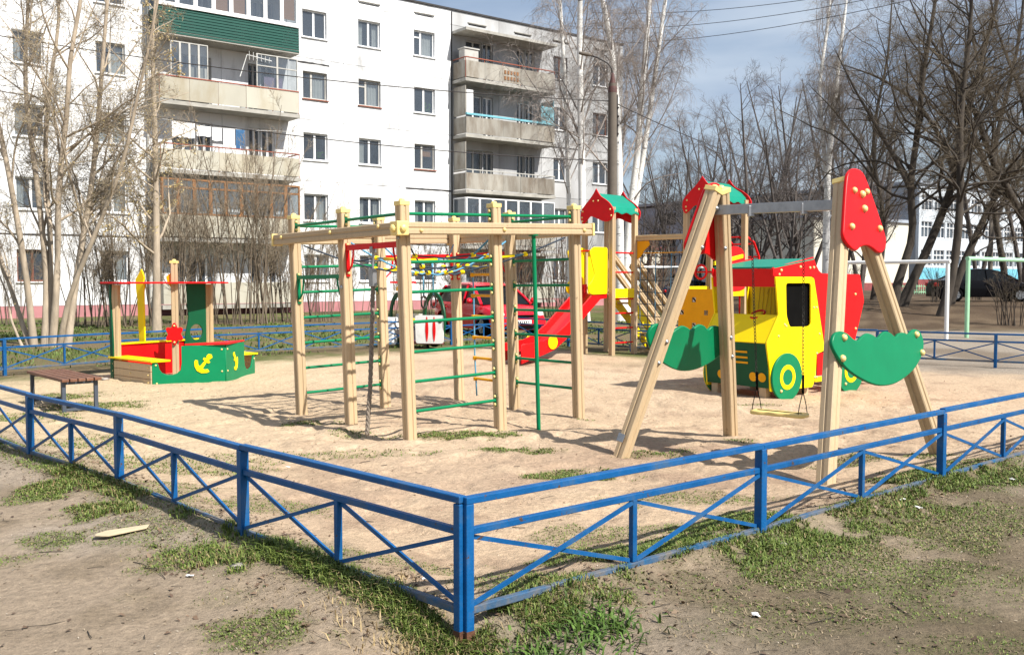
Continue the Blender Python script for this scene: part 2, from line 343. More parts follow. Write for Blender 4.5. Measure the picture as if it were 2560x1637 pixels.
def ground_z(x, y, fine=True):
    x = np.asarray(x, float); y = np.asarray(y, float)
    z = np.zeros(np.shape(x))
    dl, _ = seg_dist(x, y, LEFT_RUN); dr, _ = seg_dist(x, y, RIGHT_RUN); d = np.minimum(dl, dr)
    ins = inside_mask(x, y)
    z = z + 0.085 * np.exp(-(d / 0.42) ** 2) - 0.045 * (1 - sstep(-0.14, -0.02, ins)) * np.exp(-(d / 0.5) ** 2)
    dc = np.hypot(x - C0[0] + 0.02, y - C0[1] + 0.16)
    z = z - 0.165 * np.exp(-(dc / 0.34) ** 2)                                   # washed-out corner
    z = z + 0.05 * (1 - sstep(0, 2.2, np.abs(ins))) * 0.4
    z = z + 0.50 * sstep(27.5, 39, y) * sstep(4.0, 12.0, x - 0.10 * (y - 28))       # bank under the big trees
    z = z + 0.025 * (fbm(x * 0.5, y * 0.5, 3, 3) - 0.5) * (1 - sstep(20, 40, y))
    for hx, hy, hr, hd in ((2.19, 7.86, .42, .07), (2.45, 7.65, .3, .04), (-1.3, 9.0, .3, .04), (.26, 9.6, .3, .04), (0.1, 17.1, .6, .05)):
        z = z - hd * np.exp(-((x - hx) ** 2 + (y - hy) ** 2) / hr ** 2) + hd * .35 * np.exp(-((np.hypot(x - hx, y - hy) - hr * 1.7) / (hr * .5)) ** 2)
    if fine:
        near = 1 - sstep(11, 20, y)
        z = z + near * 0.030 * (fbm(x * 2.6, y * 2.6, 5, 3) - 0.5)
        z = z + near * 0.016 * (fbm(x * 9.0, y * 9.0, 9, 2) - 0.5)
        pock = fbm(x * 5.2 + 3.1, y * 5.2, 21, 2)
        z = z - near * 0.022 * sstep(0.56, 0.72, pock) * sstep(0.2, 1.0, ins); z = z + near * 0.02 * (fbm(x * 1.1 + 7, y * 1.1, 25, 2) - .5) * sstep(0.2, 1.0, ins)           # foot prints in the sand
    return z
def gz(x, y): return float(ground_z(np.array([x]), np.array([y]))[0])

# grass patches: photo pixel centre, radii in metres (along x, y), density 0..1
PATCH_PX = [(120, 1230, .34, .22, .9), (235, 1278, .30, .16, .9), (110, 1350, .26, .12, .8), (30, 1385, .2, .1, .5), (470, 1395, .42, .20, .75), (640, 1565, .30, .15, .9), (380, 1330, .4, .2, .5), (560, 1490, .2, .1, .25), (330, 1480, .12, .06, .2),
            (1130, 1080, .62, .14, .95), (1420, 1178, .52, .13, .85), (1300, 1118, .42, .10, .7), (1640, 1128, .42, .12, .55), (1860, 1100, .16, .08, .5), (985, 1078, .18, .1, .4), (770, 1050, .35, .12, .6), (880, 1075, .25, .12, .5), (1450, 1045, .2, .08, .4),
            (870, 1130, .7, .16, .35), (420, 1160, 1.0, .3, .4), (200, 1110, .7, .4, .35), (560, 1270, .7, .22, .5), (430, 1240, .55, .2, .45), (920, 1410, .35, .12, .45), (1060, 1430, .3, .12, .5),
            (2120, 1145, .45, .14, .6), (2335, 1140, .3, .12, .6), (1790, 1245, .7, .15, .55), (1500, 1330, .6, .16, .5), (1250, 1460, .3, .1, .5),
            (1330, 1540, .30, .14, .95), (1230, 1600, .26, .12, 1.0), (1420, 1500, .4, .14, .7), (1650, 1400, .55, .2, .85), (1850, 1330, .55, .2, .9), (2050, 1370, .7, .26, .8), (2250, 1330, .6, .26, .75), (2450, 1290, .7, .3, .75), (2000, 1440, .5, .15, .7), (2300, 1430, .85, .26, .62), (2500, 1450, .6, .26, .5), (2200, 1520, .7, .18, .42), (2480, 1600, .6, .14, .45), (1900, 1570, .6, .12, .3), (1700, 1480, .4, .12, .3), (2350, 1210, .8, .25, .75), (2540, 1190, .6, .4, .7),
            (1385, 862, .9, .5, .9), (1560, 905, .8, .4, .35), (1900, 1008, .3, .1, .4), (250, 1010, .7, .35, .6), (120, 985, .6, .3, .6), (60, 1040, .6, .3, .5), (1330, 905, .5, .2, .7)]
PATCH = []
for px, py, rx, ry, dn in PATCH_PX:
    p = on_ground(px, py, 0.03); PATCH.append((p.x, p.y, rx, ry * 1.6, dn))
def grass_density(x, y):
    x = np.asarray(x, float); y = np.asarray(y, float); g = np.zeros(np.shape(x))
    wob = fbm(x * 3.1, y * 3.1, 31, 3) - 0.5; wob2 = fbm(x * 11, y * 11, 37, 2) - 0.5
    for cx, cy, rx, ry, dn in PATCH:
        q = np.hypot((x - cx) / rx, (y - cy) / ry) + wob * 1.4 + wob2 * 0.7
        g = np.maximum(g, dn * (1 - sstep(0.45, 1.15, q)))
    ins = inside_mask(x, y)
    dl, _ = seg_dist(x, y, LEFT_RUN[:5]); dr, _ = seg_dist(x, y, RIGHT_RUN)
    strip = np.where(ins < 0, 1 - sstep(0.05, 0.16 + 0.26 * (wob + 0.4), dl), 0.5 * (1 - sstep(0.02, 0.12, dl)))
    stripr = np.where(ins < 0, 1 - sstep(0.06, 0.20 + 0.4 * (wob + 0.3), dr), 0.35 * (1 - sstep(0.02, 0.14, dr)))
    patchy = sstep(-0.16, 0.10, fbm(x * 1.7, y * 1.7, 43, 2) - 0.5 + 0.10)
    g = np.maximum(g, np.maximum(strip * (.55 + .45 * patchy) / (.35 + .65 * patchy), stripr * 0.85 * sstep(-0.12, 0.16, fbm(x * 2.4 + 5, y * 2.4, 47, 2) - 0.47)) * (0.35 + 0.65 * patchy))
    return np.clip(g, 0, 1)

# ------------------------------------------------------------------ the ground sheet
def axis(lo, hi, dense_lo, dense_hi, step, grow):
    a = list(np.arange(dense_lo, dense_hi, step)); s = step; x = a[-1]
    while x < hi: s *= grow; x += s; a.append(x)
    s = step; x = dense_lo; b = []
    while x > lo: s *= grow; x -= s; b.append(x)
    return np.array(b[::-1] + a)
gx = axis(-900, 900, -4.2, 4.6, 0.032, 1.045); gy = axis(-60, 1600, 2.2, 9.6, 0.032, 1.032)
GX, GY = np.meshgrid(gx, gy); GZ = ground_z(GX, GY)
nx, ny = len(gx), len(gy)
V = np.stack([GX.ravel(), GY.ravel(), GZ.ravel()], 1)
i0 = (np.arange(ny - 1)[:, None] * nx + np.arange(nx - 1)[None, :]).ravel()
Q = np.stack([i0, i0 + 1, i0 + 1 + nx, i0 + nx], 1)
ins = inside_mask(GX, GY)
def lerp(a, b, t): return a * (1 - t[..., None]) + b * t[..., None]
sand_c = np.array([0.515, 0.382, 0.258]); sand_d = np.array([0.355, 0.25, 0.17]); sand_l = np.array([0.605, 0.465, 0.325])
dirt_c = np.array([0.32, 0.25, 0.18]); dirt_d = np.array([0.195, 0.15, 0.10]); dirt_l = np.array([0.40, 0.335, 0.27])
lawn_c = np.array([0.165, 0.125, 0.07]); lawn_g = np.array([0.10, 0.125, 0.035])
n1 = fbm(GX * 0.55, GY * 0.55, 51, 4); n2 = fbm(GX * 2.3, GY * 2.3, 57, 4); n3 = fbm(GX * 8, GY * 8, 61, 3)
sand = lerp(lerp(np.broadcast_to(sand_c, GX.shape + (3,)), sand_d, sstep(0.50, 0.72, n2 * 0.6 + n3 * 0.4) * 0.75), sand_l, sstep(0.5, 0.7, n1) * 0.5)
# yellow, cleaner sand towards the left
yel = sstep(1.0, -4.5, GX) if False else 1 - sstep(-5.0, -1.0, GX)
sand = lerp(sand, np.array([0.565, 0.45, 0.28]), yel * 0.6)
dirt = lerp(lerp(np.broadcast_to(dirt_c, GX.shape + (3,)), dirt_d, sstep(0.48, 0.72, n2) * 0.75), dirt_l, sstep(0.52, 0.7, n1) * 0.55)
right_dark = sstep(-0.7, 2.0, GX) * (1 - sstep(10, 14, GY)); dirt = lerp(dirt, np.array([0.135, 0.105, 0.066]), right_dark * 0.88 * sstep(0.30, 0.58, n1 * .5 + n2 * .5))
trod = np.exp(-(((GX - 0.75) / 1.5) ** 2 + ((GY - 7.1) / 0.95) ** 2)) * .9 + .7 * np.exp(-(((GX - 1.9) / 1.4) ** 2 + ((GY - 8.2) / 0.7) ** 2)) + .6 * np.exp(-(((GX + 1.1) / .9) ** 2 + ((GY - 6.2) / .7) ** 2))
sand = lerp(sand, np.array([0.36, 0.25, 0.175]), np.clip(trod * sstep(.34, .62, n2 * .6 + n1 * .4), 0, .8))
edge = sstep(-0.12, 0.35, ins + (n2 - 0.5) * 0.5)
col = lerp(dirt, sand, edge)
# beyond the playground: tired lawn, packed yard soil, bank
dbl, sb = seg_dist(GX, GY, BACK_LEFT); dbr, sb2 = seg_dist(GX, GY, BACK_RIGHT)
back_y_left = np.interp(GX, [-9.94, -5.62, 0.05, 2.44, 8.12, 11.7], [11.39, 17.95, 23.0, 19.57, 16.08, 13.8])
beyond = sstep(-2.6, -0.6, GY - back_y_left + (n2 - 0.5) * 1.8)
lawn = lerp(np.broadcast_to(lawn_c, GX.shape + (3,)), lawn_g, sstep(0.42, 0.62, n1 * .6 + n2 * .4) * 0.85)
yard = lerp(np.broadcast_to(np.array([0.30, 0.255, 0.205]), GX.shape + (3,)), np.array([0.20, 0.16, 0.12]), sstep(0.45, 0.7, n1))
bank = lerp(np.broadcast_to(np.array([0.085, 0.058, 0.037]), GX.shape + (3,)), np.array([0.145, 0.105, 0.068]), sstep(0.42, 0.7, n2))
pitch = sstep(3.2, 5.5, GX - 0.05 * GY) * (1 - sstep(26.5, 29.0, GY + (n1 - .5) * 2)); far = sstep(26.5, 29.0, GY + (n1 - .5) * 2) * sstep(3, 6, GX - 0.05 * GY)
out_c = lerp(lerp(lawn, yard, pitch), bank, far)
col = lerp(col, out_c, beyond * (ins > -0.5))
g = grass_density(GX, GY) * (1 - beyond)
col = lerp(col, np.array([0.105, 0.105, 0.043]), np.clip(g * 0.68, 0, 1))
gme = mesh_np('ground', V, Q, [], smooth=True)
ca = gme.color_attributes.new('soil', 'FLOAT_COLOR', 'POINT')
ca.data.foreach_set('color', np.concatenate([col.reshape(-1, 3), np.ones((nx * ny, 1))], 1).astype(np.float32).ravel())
gm = bpy.data.materials.new('soil_and_sand'); gm.use_nodes = True; n = gm.node_tree.nodes; l = gm.node_tree.links
b = n['Principled BSDF']; b.inputs['Roughness'].default_value = 0.95; b.inputs['Specular IOR Level'].default_value = 0.15
at_n = n.new('ShaderNodeAttribute'); at_n.attribute_name = 'soil'; geo = n.new('ShaderNodeNewGeometry')
na = n.new('ShaderNodeTexNoise'); na.inputs['Scale'].default_value = 22; na.inputs['Detail'].default_value = 8; na.inputs['Roughness'].default_value = 0.7; l.new(geo.outputs['Position'], na.inputs['Vector'])
ra = n.new('ShaderNodeMapRange'); ra.inputs['From Min'].default_value = 0.3; ra.inputs['From Max'].default_value = 0.7; ra.inputs['To Min'].default_value = 0.70; ra.inputs['To Max'].default_value = 1.22; l.new(na.outputs['Fac'], ra.inputs['Value'])
nb = n.new('ShaderNodeTexNoise'); nb.inputs['Scale'].default_value = 160; nb.inputs['Detail'].default_value = 3; l.new(geo.outputs['Position'], nb.inputs['Vector'])
rb = n.new('ShaderNodeMapRange'); rb.inputs['From Min'].default_value = 0.3; rb.inputs['From Max'].default_value = 0.7; rb.inputs['To Min'].default_value = 0.85; rb.inputs['To Max'].default_value = 1.12; l.new(nb.outputs['Fac'], rb.inputs['Value'])
vo = n.new('ShaderNodeTexVoronoi'); vo.inputs['Scale'].default_value = 13; vo.inputs['Randomness'].default_value = 1; l.new(geo.outputs['Position'], vo.inputs['Vector'])
rv = n.new('ShaderNodeMapRange'); rv.inputs['From Min'].default_value = 0.04; rv.inputs['From Max'].default_value = 0.10; rv.inputs['To Min'].default_value = 0.62; rv.inputs['To Max'].default_value = 1.0; l.new(vo.outputs['Distance'], rv.inputs['Value'])
m1 = n.new('ShaderNodeMath'); m1.operation = 'MULTIPLY'; l.new(ra.outputs[0], m1.inputs[0]); l.new(rb.outputs[0], m1.inputs[1])
m2 = n.new('ShaderNodeMath'); m2.operation = 'MULTIPLY'; l.new(m1.outputs[0], m2.inputs[0]); l.new(rv.outputs[0], m2.inputs[1])
mv = n.new('ShaderNodeVectorMath'); mv.operation = 'SCALE'; l.new(at_n.outputs['Color'], mv.inputs[0]); l.new(m2.outputs[0], mv.inputs['Scale']); l.new(mv.outputs[0], b.inputs['Base Color'])
bp = n.new('ShaderNodeBump'); bp.inputs['Strength'].default_value = 0.9; bp.inputs['Distance'].default_value = 0.03; l.new(na.outputs['Fac'], bp.inputs['Height']); l.new(bp.outputs[0], b.inputs['Normal'])
gme.materials.append(gm)
ground = link(bpy.data.objects.new('ground', gme)); tag(ground, kind='structure')
# ------------------------------------------------------------------ five storey panel block
FA = math.atan2(0.613, 0.79)
bld = thing('apartment_building', 'long white five storey panel apartment block with balconies and pink plinth', 'apartment building', (-9.18, 44.5, 0), FA)
FH = 2.78; Z0 = 0.46
def wall_panel(name, s0, s1, z0, z1, holes, m, parent, t=0.30, y=0.0, gap=0.009):
    """a concrete facade panel with real openings: front, back, reveals and rim"""
    s0 += gap; s1 -= gap; z0 += gap; z1 -= gap
    xs = sorted({s0, s1, *[h[0] for h in holes], *[h[1] for h in holes]}); zs = sorted({z0, z1, *[h[2] for h in holes], *[h[3] for h in holes]})
    b = MB(); idx = {}
    def inh(x, z): return any(h[0] < x < h[1] and h[2] < z < h[3] for h in holes)
    for i in range(len(xs) - 1):
        for j in range(len(zs) - 1):
            if inh((xs[i] + xs[i + 1]) / 2, (zs[j] + zs[j + 1]) / 2): continue
            a, c, d, e = xs[i], xs[i + 1], zs[j], zs[j + 1]
            b.add([(a, y, d), (c, y, d), (c, y, e), (a, y, e)], [(0, 1, 2, 3)])
            b.add([(a, y + t, d), (c, y + t, d), (c, y + t, e), (a, y + t, e)], [(3, 2, 1, 0)])
    for h in holes:
        a, c, d, e = h
        b.add([(a, y, d), (c, y, d), (c, y, e), (a, y, e), (a, y + t, d), (c, y + t, d), (c, y + t, e), (a, y + t, e)], [(0, 4, 5, 1), (1, 5, 6, 2), (2, 6, 7, 3), (3, 7, 4, 0)])
    b.add([(s0, y, z0), (s1, y, z0), (s1, y, z1), (s0, y, z1), (s0, y + t, z0), (s1, y + t, z0), (s1, y + t, z1), (s0, y + t, z1)], [(0, 1, 5, 4), (1, 2, 6, 5), (2, 3, 7, 6), (3, 0, 4, 7)])
    return b.build(name, m, parent)

def window(s0, s1, z0, z1, parent, frame='pvc', split=0.5, curtain=0, vent=False, sill='pvc', plant=False, y=0.12, door=False):
    f = MB(); w = 0.065; yf = y
    def bar(a, b): f.box2((a[0], yf, a[1]), (b[0], yf + 0.07, b[1]))
    sm = s0 + (s1 - s0) * split
    bar((s0, z0), (s0 + w, z1)); bar((s1 - w, z0), (s1, z1)); bar((s0 + w, z1 - w), (s1 - w, z1)); bar((s0 + w, z0), (s1 - w, z0 + w))
    bar((sm - w * 0.75, z0 + w), (sm + w * 0.75, z1 - w))
    if vent:
        zv = z1 - (z1 - z0) * 0.27; bar((s0 + w, zv - w / 2), (sm - w * 0.75, zv + w / 2))
    win = f.build('window', M[frame], parent)
    for a, b in ((s0 + w, sm - w * 0.75), (sm + w * 0.75, s1 - w)):
        g = MB(); g.add([(a, yf + 0.03, z0 + w), (b, yf + 0.03, z0 + w), (b, yf + 0.03, z1 - w), (a, yf + 0.03, z1 - w)], [(0, 1, 2, 3)]); g.build('pane', M['glass'], win)
    if sill and not door:
        q = MB(); q.box2((s0 - 0.05, -0.07, z0 - 0.045), (s1 + 0.05, y + 0.02, z0 - 0.008)); q.build('sill', M[sill], win)
    if curtain:
        q = MB(); nn = 14
        rngs = {1: [(0.04, 0.34)], 2: [(0.0, 0.3), (0.72, 1.0)], 3: [(0.0, 1.0)], 4: [(0.5, 1.0)], 5: [(0.52, 0.98)]}[curtain]
        for a, b in rngs:
            pts = []
            for i in range(nn + 1):
                t = i / nn; pts.append((s0 + (s1 - s0) * (a + (b - a) * t), yf + 0.16 + (0.0 if curtain == 5 else 0.022 * math.sin(t * 23 + s0)), ))
            zl = z1 - (z1 - z0) * (0.45 if curtain == 5 else 1.0)
            for i in range(nn): q.add([(pts[i][0], pts[i][1], zl), (pts[i + 1][0], pts[i + 1][1], zl), (pts[i + 1][0], pts[i + 1][1], z1), (pts[i][0], pts[i][1], z1)], [(0, 1, 2, 3)])
        q.build('blind' if curtain == 5 else 'curtain', M['blind' if curtain == 5 else 'curtain'], win)
    if plant:
        q = MB()
        for i in range(16):
            c = Vector((s0 + (s1 - s0) * (0.62 + 0.3 * random.random()), yf + 0.12, z0 + 0.06 + random.random() * 0.4)); a = random.random() * 6.3
            e = c + Vector((math.cos(a) * .12, random.uniform(-.03, .03), math.sin(a) * .12 + .04)); sd = Vector((-math.sin(a), 0, math.cos(a))) * .035
            q.add([c, (c + e) / 2 + sd, e, (c + e) / 2 - sd], [(0, 1, 2, 3)])
        q.build('pot_plant', M['leafgreen'], win)
    return win

WCOLS = {'z': (-14.85, 1.12), 'a': (-11.85, 1.12), 'b': (-8.82, 1.14), 'c': (0.17, 1.22), 'd': (3.02, 1.2), 'e': (6.12, 1.22), 'f': (15.02, 1.0), 'g': (18.02, 1.14)}
STRIPS = [(-16.3, -13.35, 'z'), (-13.35, -10.35, 'a'), (-10.35, -7.30, 'b'), (-7.30, -4.25, 'L'), (-4.25, -1.18, 'r'), (-1.18, 1.62, 'c'), (1.62, 4.62, 'd'), (4.62, 7.74, 'e'), (7.74, 10.75, 'L2'), (10.75, 13.66, 'r2'), (13.66, 16.55, 'f'), (16.55, 19.80, 'g')]
spec = {('c', 4): {}, ('c', 3): dict(split=.38, curtain=4, sill='railred', frame='oldframe'), ('c', 2): dict(plant=True), ('c', 1): dict(curtain=4),
        ('d', 3): dict(split=.36, vent=True, curtain=4, sill='railred', frame='oldframe'), ('d', 2): dict(curtain=1), ('d', 1): dict(curtain=2),
        ('e', 4): dict(split=.36, vent=True, curtain=4, frame='pvc'), ('e', 3): dict(plant=True), ('e', 2): dict(split=.4, curtain=5, sill='railred', frame='oldframe'), ('e', 1): dict(curtain=2),
        ('f', 4): dict(frame='brownframe', curtain=4), ('f', 3): {}, ('f', 2): {}, ('g', 4): {}, ('g', 3): dict(frame='brownframe', split=.4), ('g', 2): dict(curtain=1),
        ('a', 1): dict(curtain=2), ('b', 1): dict(curtain=4), ('b', 2): dict(curtain=3), ('a', 0): dict(frame='brownframe'), ('b', 0): dict(curtain=4), ('c', 0): dict(curtain=2), ('d', 0): {}, ('e', 0): {}, ('b', 3): dict(frame='oldframe', curtain=4), ('b', 4): {}}
for s0, s1, k in STRIPS:
    for fl in range(5):
        z0 = Z0 + FH * fl; z1 = Z0 + FH * (fl + 1); zs = 1.41 + FH * fl; zt = zs + 1.24
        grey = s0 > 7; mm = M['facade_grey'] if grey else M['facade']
        if k in WCOLS:
            c, w = WCOLS[k]; h = [(c - w / 2, c + w / 2, zs, zt)]
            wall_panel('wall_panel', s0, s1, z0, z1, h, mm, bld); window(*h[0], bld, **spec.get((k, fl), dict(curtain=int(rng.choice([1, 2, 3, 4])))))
        else:
            o = s0
            if k in ('L', 'L2'): hw = (o + .88, o + 1.92, zs - .1, zt - .03); hd = (o + 1.97, o + 2.62, z0 + .12, zt - .03)
            else: hw = (o + 1.20, o + 1.75, z0 + .12, zt - .03); hd = (o + 1.80, o + 2.42, zs - .1, zt - .03)
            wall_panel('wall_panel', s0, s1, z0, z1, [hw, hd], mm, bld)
            fr = 'pvc' if (fl + len(k)) % 2 else 'oldframe'
            window(*hw, bld, frame=fr, sill=None, curtain=int(rng.choice([0, 0, 1]))); window(*hd, bld, frame=fr, sill=None, split=.5, curtain=0)
    # attic parapet panel with a vent slot
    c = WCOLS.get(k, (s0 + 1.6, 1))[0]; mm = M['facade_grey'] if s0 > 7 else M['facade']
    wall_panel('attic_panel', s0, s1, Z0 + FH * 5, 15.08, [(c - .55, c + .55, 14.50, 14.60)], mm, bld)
    b_ = MB(); b_.box2((c - .6, -0.05, 14.605), (c + .6, -0.002, 14.635)); b_.build('vent_lip', M['slab'], bld)
    b_ = MB(); b_.box2((s0 + .01, -0.035, -0.6), (s1 - .01, 0.26, Z0 - 0.004)); b_.build('plinth_panel', M['pinkbase'], bld)
b_ = MB(); b_.box2((-16.4, -0.07, 15.085), (19.85, 0.4, 15.17)); b_.build('roof_edge', M['tar'], bld)
b_ = MB(); b_.box2((-16.3, 0.42, 14.9), (19.8, 12.2, 15.05)); b_.build('roof', M['tar'], bld)
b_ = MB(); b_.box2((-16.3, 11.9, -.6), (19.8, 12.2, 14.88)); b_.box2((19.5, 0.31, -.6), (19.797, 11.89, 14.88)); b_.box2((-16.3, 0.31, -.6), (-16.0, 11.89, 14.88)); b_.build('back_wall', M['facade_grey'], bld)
for fl in range(5):
    b_ = MB(); b_.box2((-15.98, 0.31, Z0 + FH * fl - .2), (19.48, 11.88, Z0 + FH * fl - .02)); b_.build('floor_slab', M['roomdark'], bld)
    b_ = MB(); b_.box2((-15.98, 3.6, Z0 + FH * fl), (19.48, 3.7, Z0 + FH * fl + 2.5)); b_.build('inner_wall', M['roomdark'], bld)
# tarred seams where the joints were patched (real bitumen strips on the wall)
for a, b, z in ((-1.1, .9, 11.36), (5.0, 7.68, 5.98), (5.0, 7.68, 3.22), (-15.9, -7.4, 3.22), (-1.0, 1.2, 14.45), (13.8, 16.4, 8.78)):
    q = MB(); n_ = 14
    up = [z + .03 + .03 * random.random() for _ in range(n_ + 1)]; lo = [z - .03 * random.random() - .01 for _ in range(n_ + 1)]
    pts = [(a + (b - a) * i / n_, -.008, lo[i]) for i in range(n_ + 1)] + [(a + (b - a) * i / n_, -.008, up[i]) for i in range(n_, -1, -1)]
    for i in range(n_): q.add([(a + (b - a) * i / n_, -.008, lo[i]), (a + (b - a) * (i + 1) / n_, -.008, lo[i + 1]), (a + (b - a) * (i + 1) / n_, -.008, up[i + 1]), (a + (b - a) * i / n_, -.008, up[i])], [(0, 1, 2, 3)])
    q.build('tar_seam', M['tar'], bld)
q = MB(); q.box2((7.70, -.02, .5), (7.77, -.002, 15.0)); q.build('joint_strip', M['tar'], bld)

# ---- balconies
def balcony(s0, s1, fl, sheet, npan, rail='railred', slab_top=None, par=(0.05, 0.93), d=1.15, rail_z=1.08):
    zf = Z0 + FH * fl - 0.03
    b = MB(); b.box2((s0 - .04, -d - .04, zf - .16), (s1 + .04, -.003, zf)); bal = b.build('balcony', M['slab'], bld)
    e = (s1 - s0) / npan
    for i in range(npan):
        q = MB(); q.box2((s0 + e * i + .006, -d - .02 + .006 * ((i * 7) % 3), zf + par[0]), (s0 + e * (i + 1) - .006, -d + .012, zf + par[1] + .008 * ((i * 5) % 3))); q.build('panel', M[sheet], bal)
    for s in (s0, s1 - .03):
        q = MB(); q.box2((s, -d + .03, zf + par[0]), (s + .03, -.03, zf + par[1])); q.build('panel', M[sheet], bal)
    if rail:
        q = MB(); q.bar((s0, -d, zf + rail_z), (s1, -d, zf + rail_z), .07, .045); q.bar((s0, -d, zf + rail_z), (s0, -.02, zf + rail_z), .05, .045); q.bar((s1, -d, zf + rail_z), (s1, -.02, zf + rail_z), .05, .045)
        for i in range(npan + 1): q.bar((s0 + e * i, -d + .02, zf), (s0 + e * i, -d + .02, zf + rail_z), .03, .03, (1, 0, 0))
        q.build('rail', M[rail], bal)
    return bal, zf
def glazing(bal, s0, s1, z0, z1, n, frame, d=1.15, mid=None, w=.05, panes=True, sides=True, skip=()):
    e = (s1 - s0) / n
    for i in range(n):
        if i in skip: continue
        q = MB(); a, b = s0 + e * i, s0 + e * (i + 1)
        q.box2((a, -d - .03, z0), (a + w, -d + .03, z1)); q.box2((b - w, -d - .03, z0), (b, -d + .03, z1)); q.box2((a + w, -d - .03, z1 - w), (b - w, -d + .03, z1)); q.box2((a + w, -d - .03, z0), (b - w, -d + .03, z0 + w))
        if mid: q.box2((a + w, -d - .025, mid - w / 2), (b - w, -d + .025, mid + w / 2))
        q.build('sash', M[frame], bal)
        q = MB(); q.add([(a + w, -d, z0 + w), (b - w, -d, z0 + w), (b - w, -d, z1 - w), (a + w, -d, z1 - w)], [(0, 1, 2, 3)]); q.build('pane', M['glass'], bal)
    if sides:
        for s in (s0, s1):
            q = MB(); q.box2((s - .025, -d + .04, z0), (s + .025, -d + .09, z1)); q.box2((s - .025, -.09, z0), (s + .025, -.03, z1)); q.box2((s - .025, -d + .09, z1 - w), (s + .025, -.09, z1)); q.build('sash', M[frame], bal)
            q = MB(); q.add([(s, -d + .09, z0), (s, -.09, z0), (s, -.09, z1 - w), (s, -d + .09, z1 - w)], [(0, 1, 2, 3)]); q.build('pane', M['glass'], bal)
AS0, AS1 = -7.26, -1.20
balA = {}
for fl, sh, npn, rl in ((0, 'beige', 5, None), (1, 'beige', 5, None), (2, 'beige', 5, 'railred'), (3, 'beige', 5, 'railred')):
    balA[fl] = balcony(AS0, AS1, fl, sh, npn, rl, rail_z=1.03 if fl == 2 else .98, par=(.05, .82) if fl == 2 else (.05, .93))
# second floor: orange varnished wooden glazing
b_, z_ = balA[1]
glazing(b_, AS0, AS1, z_ + .95, z_ + 2.42, 9, 'orangewood', mid=z_ + 2.05, w=.075)
q = MB(); q.box2((AS0 + .1, -.95, z_ + .9), (AS1 - .1, -.35, z_ + 1.1)); q.build('shelf', M['curtain'], b_)
# fourth floor: steel glazing at both ends, lilac cloth, aerial
b_, z_ = balA[3]
glazing(b_, AS0 + .45, AS0 + 2.0, z_ + .98, z_ + 2.4, 4, 'oldframe', w=.04, sides=False)
glazing(b_, AS1 - 1.95, AS1 - .05, z_ + .98, z_ + 2.4, 2, 'oldframe', mid=z_ + 1.9, w=.04, sides=False)
q = MB(); q.tube([(-3.9, -1.2, z_ + 1.3), (-3.6, -1.25, z_ + 2.25), (-2.5, -1.28, z_ + 2.12)], .018, 5)
for i in range(6): q.tube([(-3.5 + .18 * i, -1.26, z_ + 2.05), (-3.5 + .18 * i, -1.26, z_ + 2.42 - .03 * i)], .009, 4)
q.build('aerial', M['white'], b_)
q = MB(); q.box2((-6.0, -.9, z_ + .05), (-5.2, -.5, z_ + 1.5)); q.build('cupboard', M['oldframe'], b_)
# fifth floor: green siding boards, white glazing with blinds
b5, z5 = balcony(AS0, AS1, 4, 'siding', 1, None, par=(-.1, .05))
for i in range(9):
    q = MB(); z = z5 - .10 + i * .118
    q.prism([(AS0 - .02, -1.21, z), (AS0 - .02, -1.185, z + .112), (AS0 - .02, -1.165, z + .112), (AS0 - .02, -1.165, z)], (AS1 - AS0 + .04, 0, 0)); q.build('siding_board', M['siding'], b5)
    q = MB(); q.box2((AS0 - .02, -1.16, z), (AS0 + .01, -.01, z + .112)); q.build('siding_board', M['siding'], b5)
q = MB(); q.box2((AS0 - .04, -1.26, z5 + .965), (AS1 + .04, -1.12, z5 + 1.06)); q.build('ledge', M['pvc'], b5)
glazing(b5, AS0, AS1, z5 + 1.06, z5 + 2.5, 8, 'pvc', w=.085)
for i in (3, 4, 7):
    e = (AS1 - AS0) / 8; q = MB(); q.box2((AS0 + e * i + .1, -1.05, z5 + (1.15 if i != 7 else 1.3)), (AS0 + e * (i + 1) - .1, -1.03, z5 + 2.45)); q.build('blind', M['blind'], b5)
q = MB(); q.box2((AS0 - .05, -1.25, z5 + 2.52), (AS1 + .05, -.003, z5 + 2.62)); q.build('canopy', M['slab'], b5)
BS0, BS1 = 7.82, 13.62
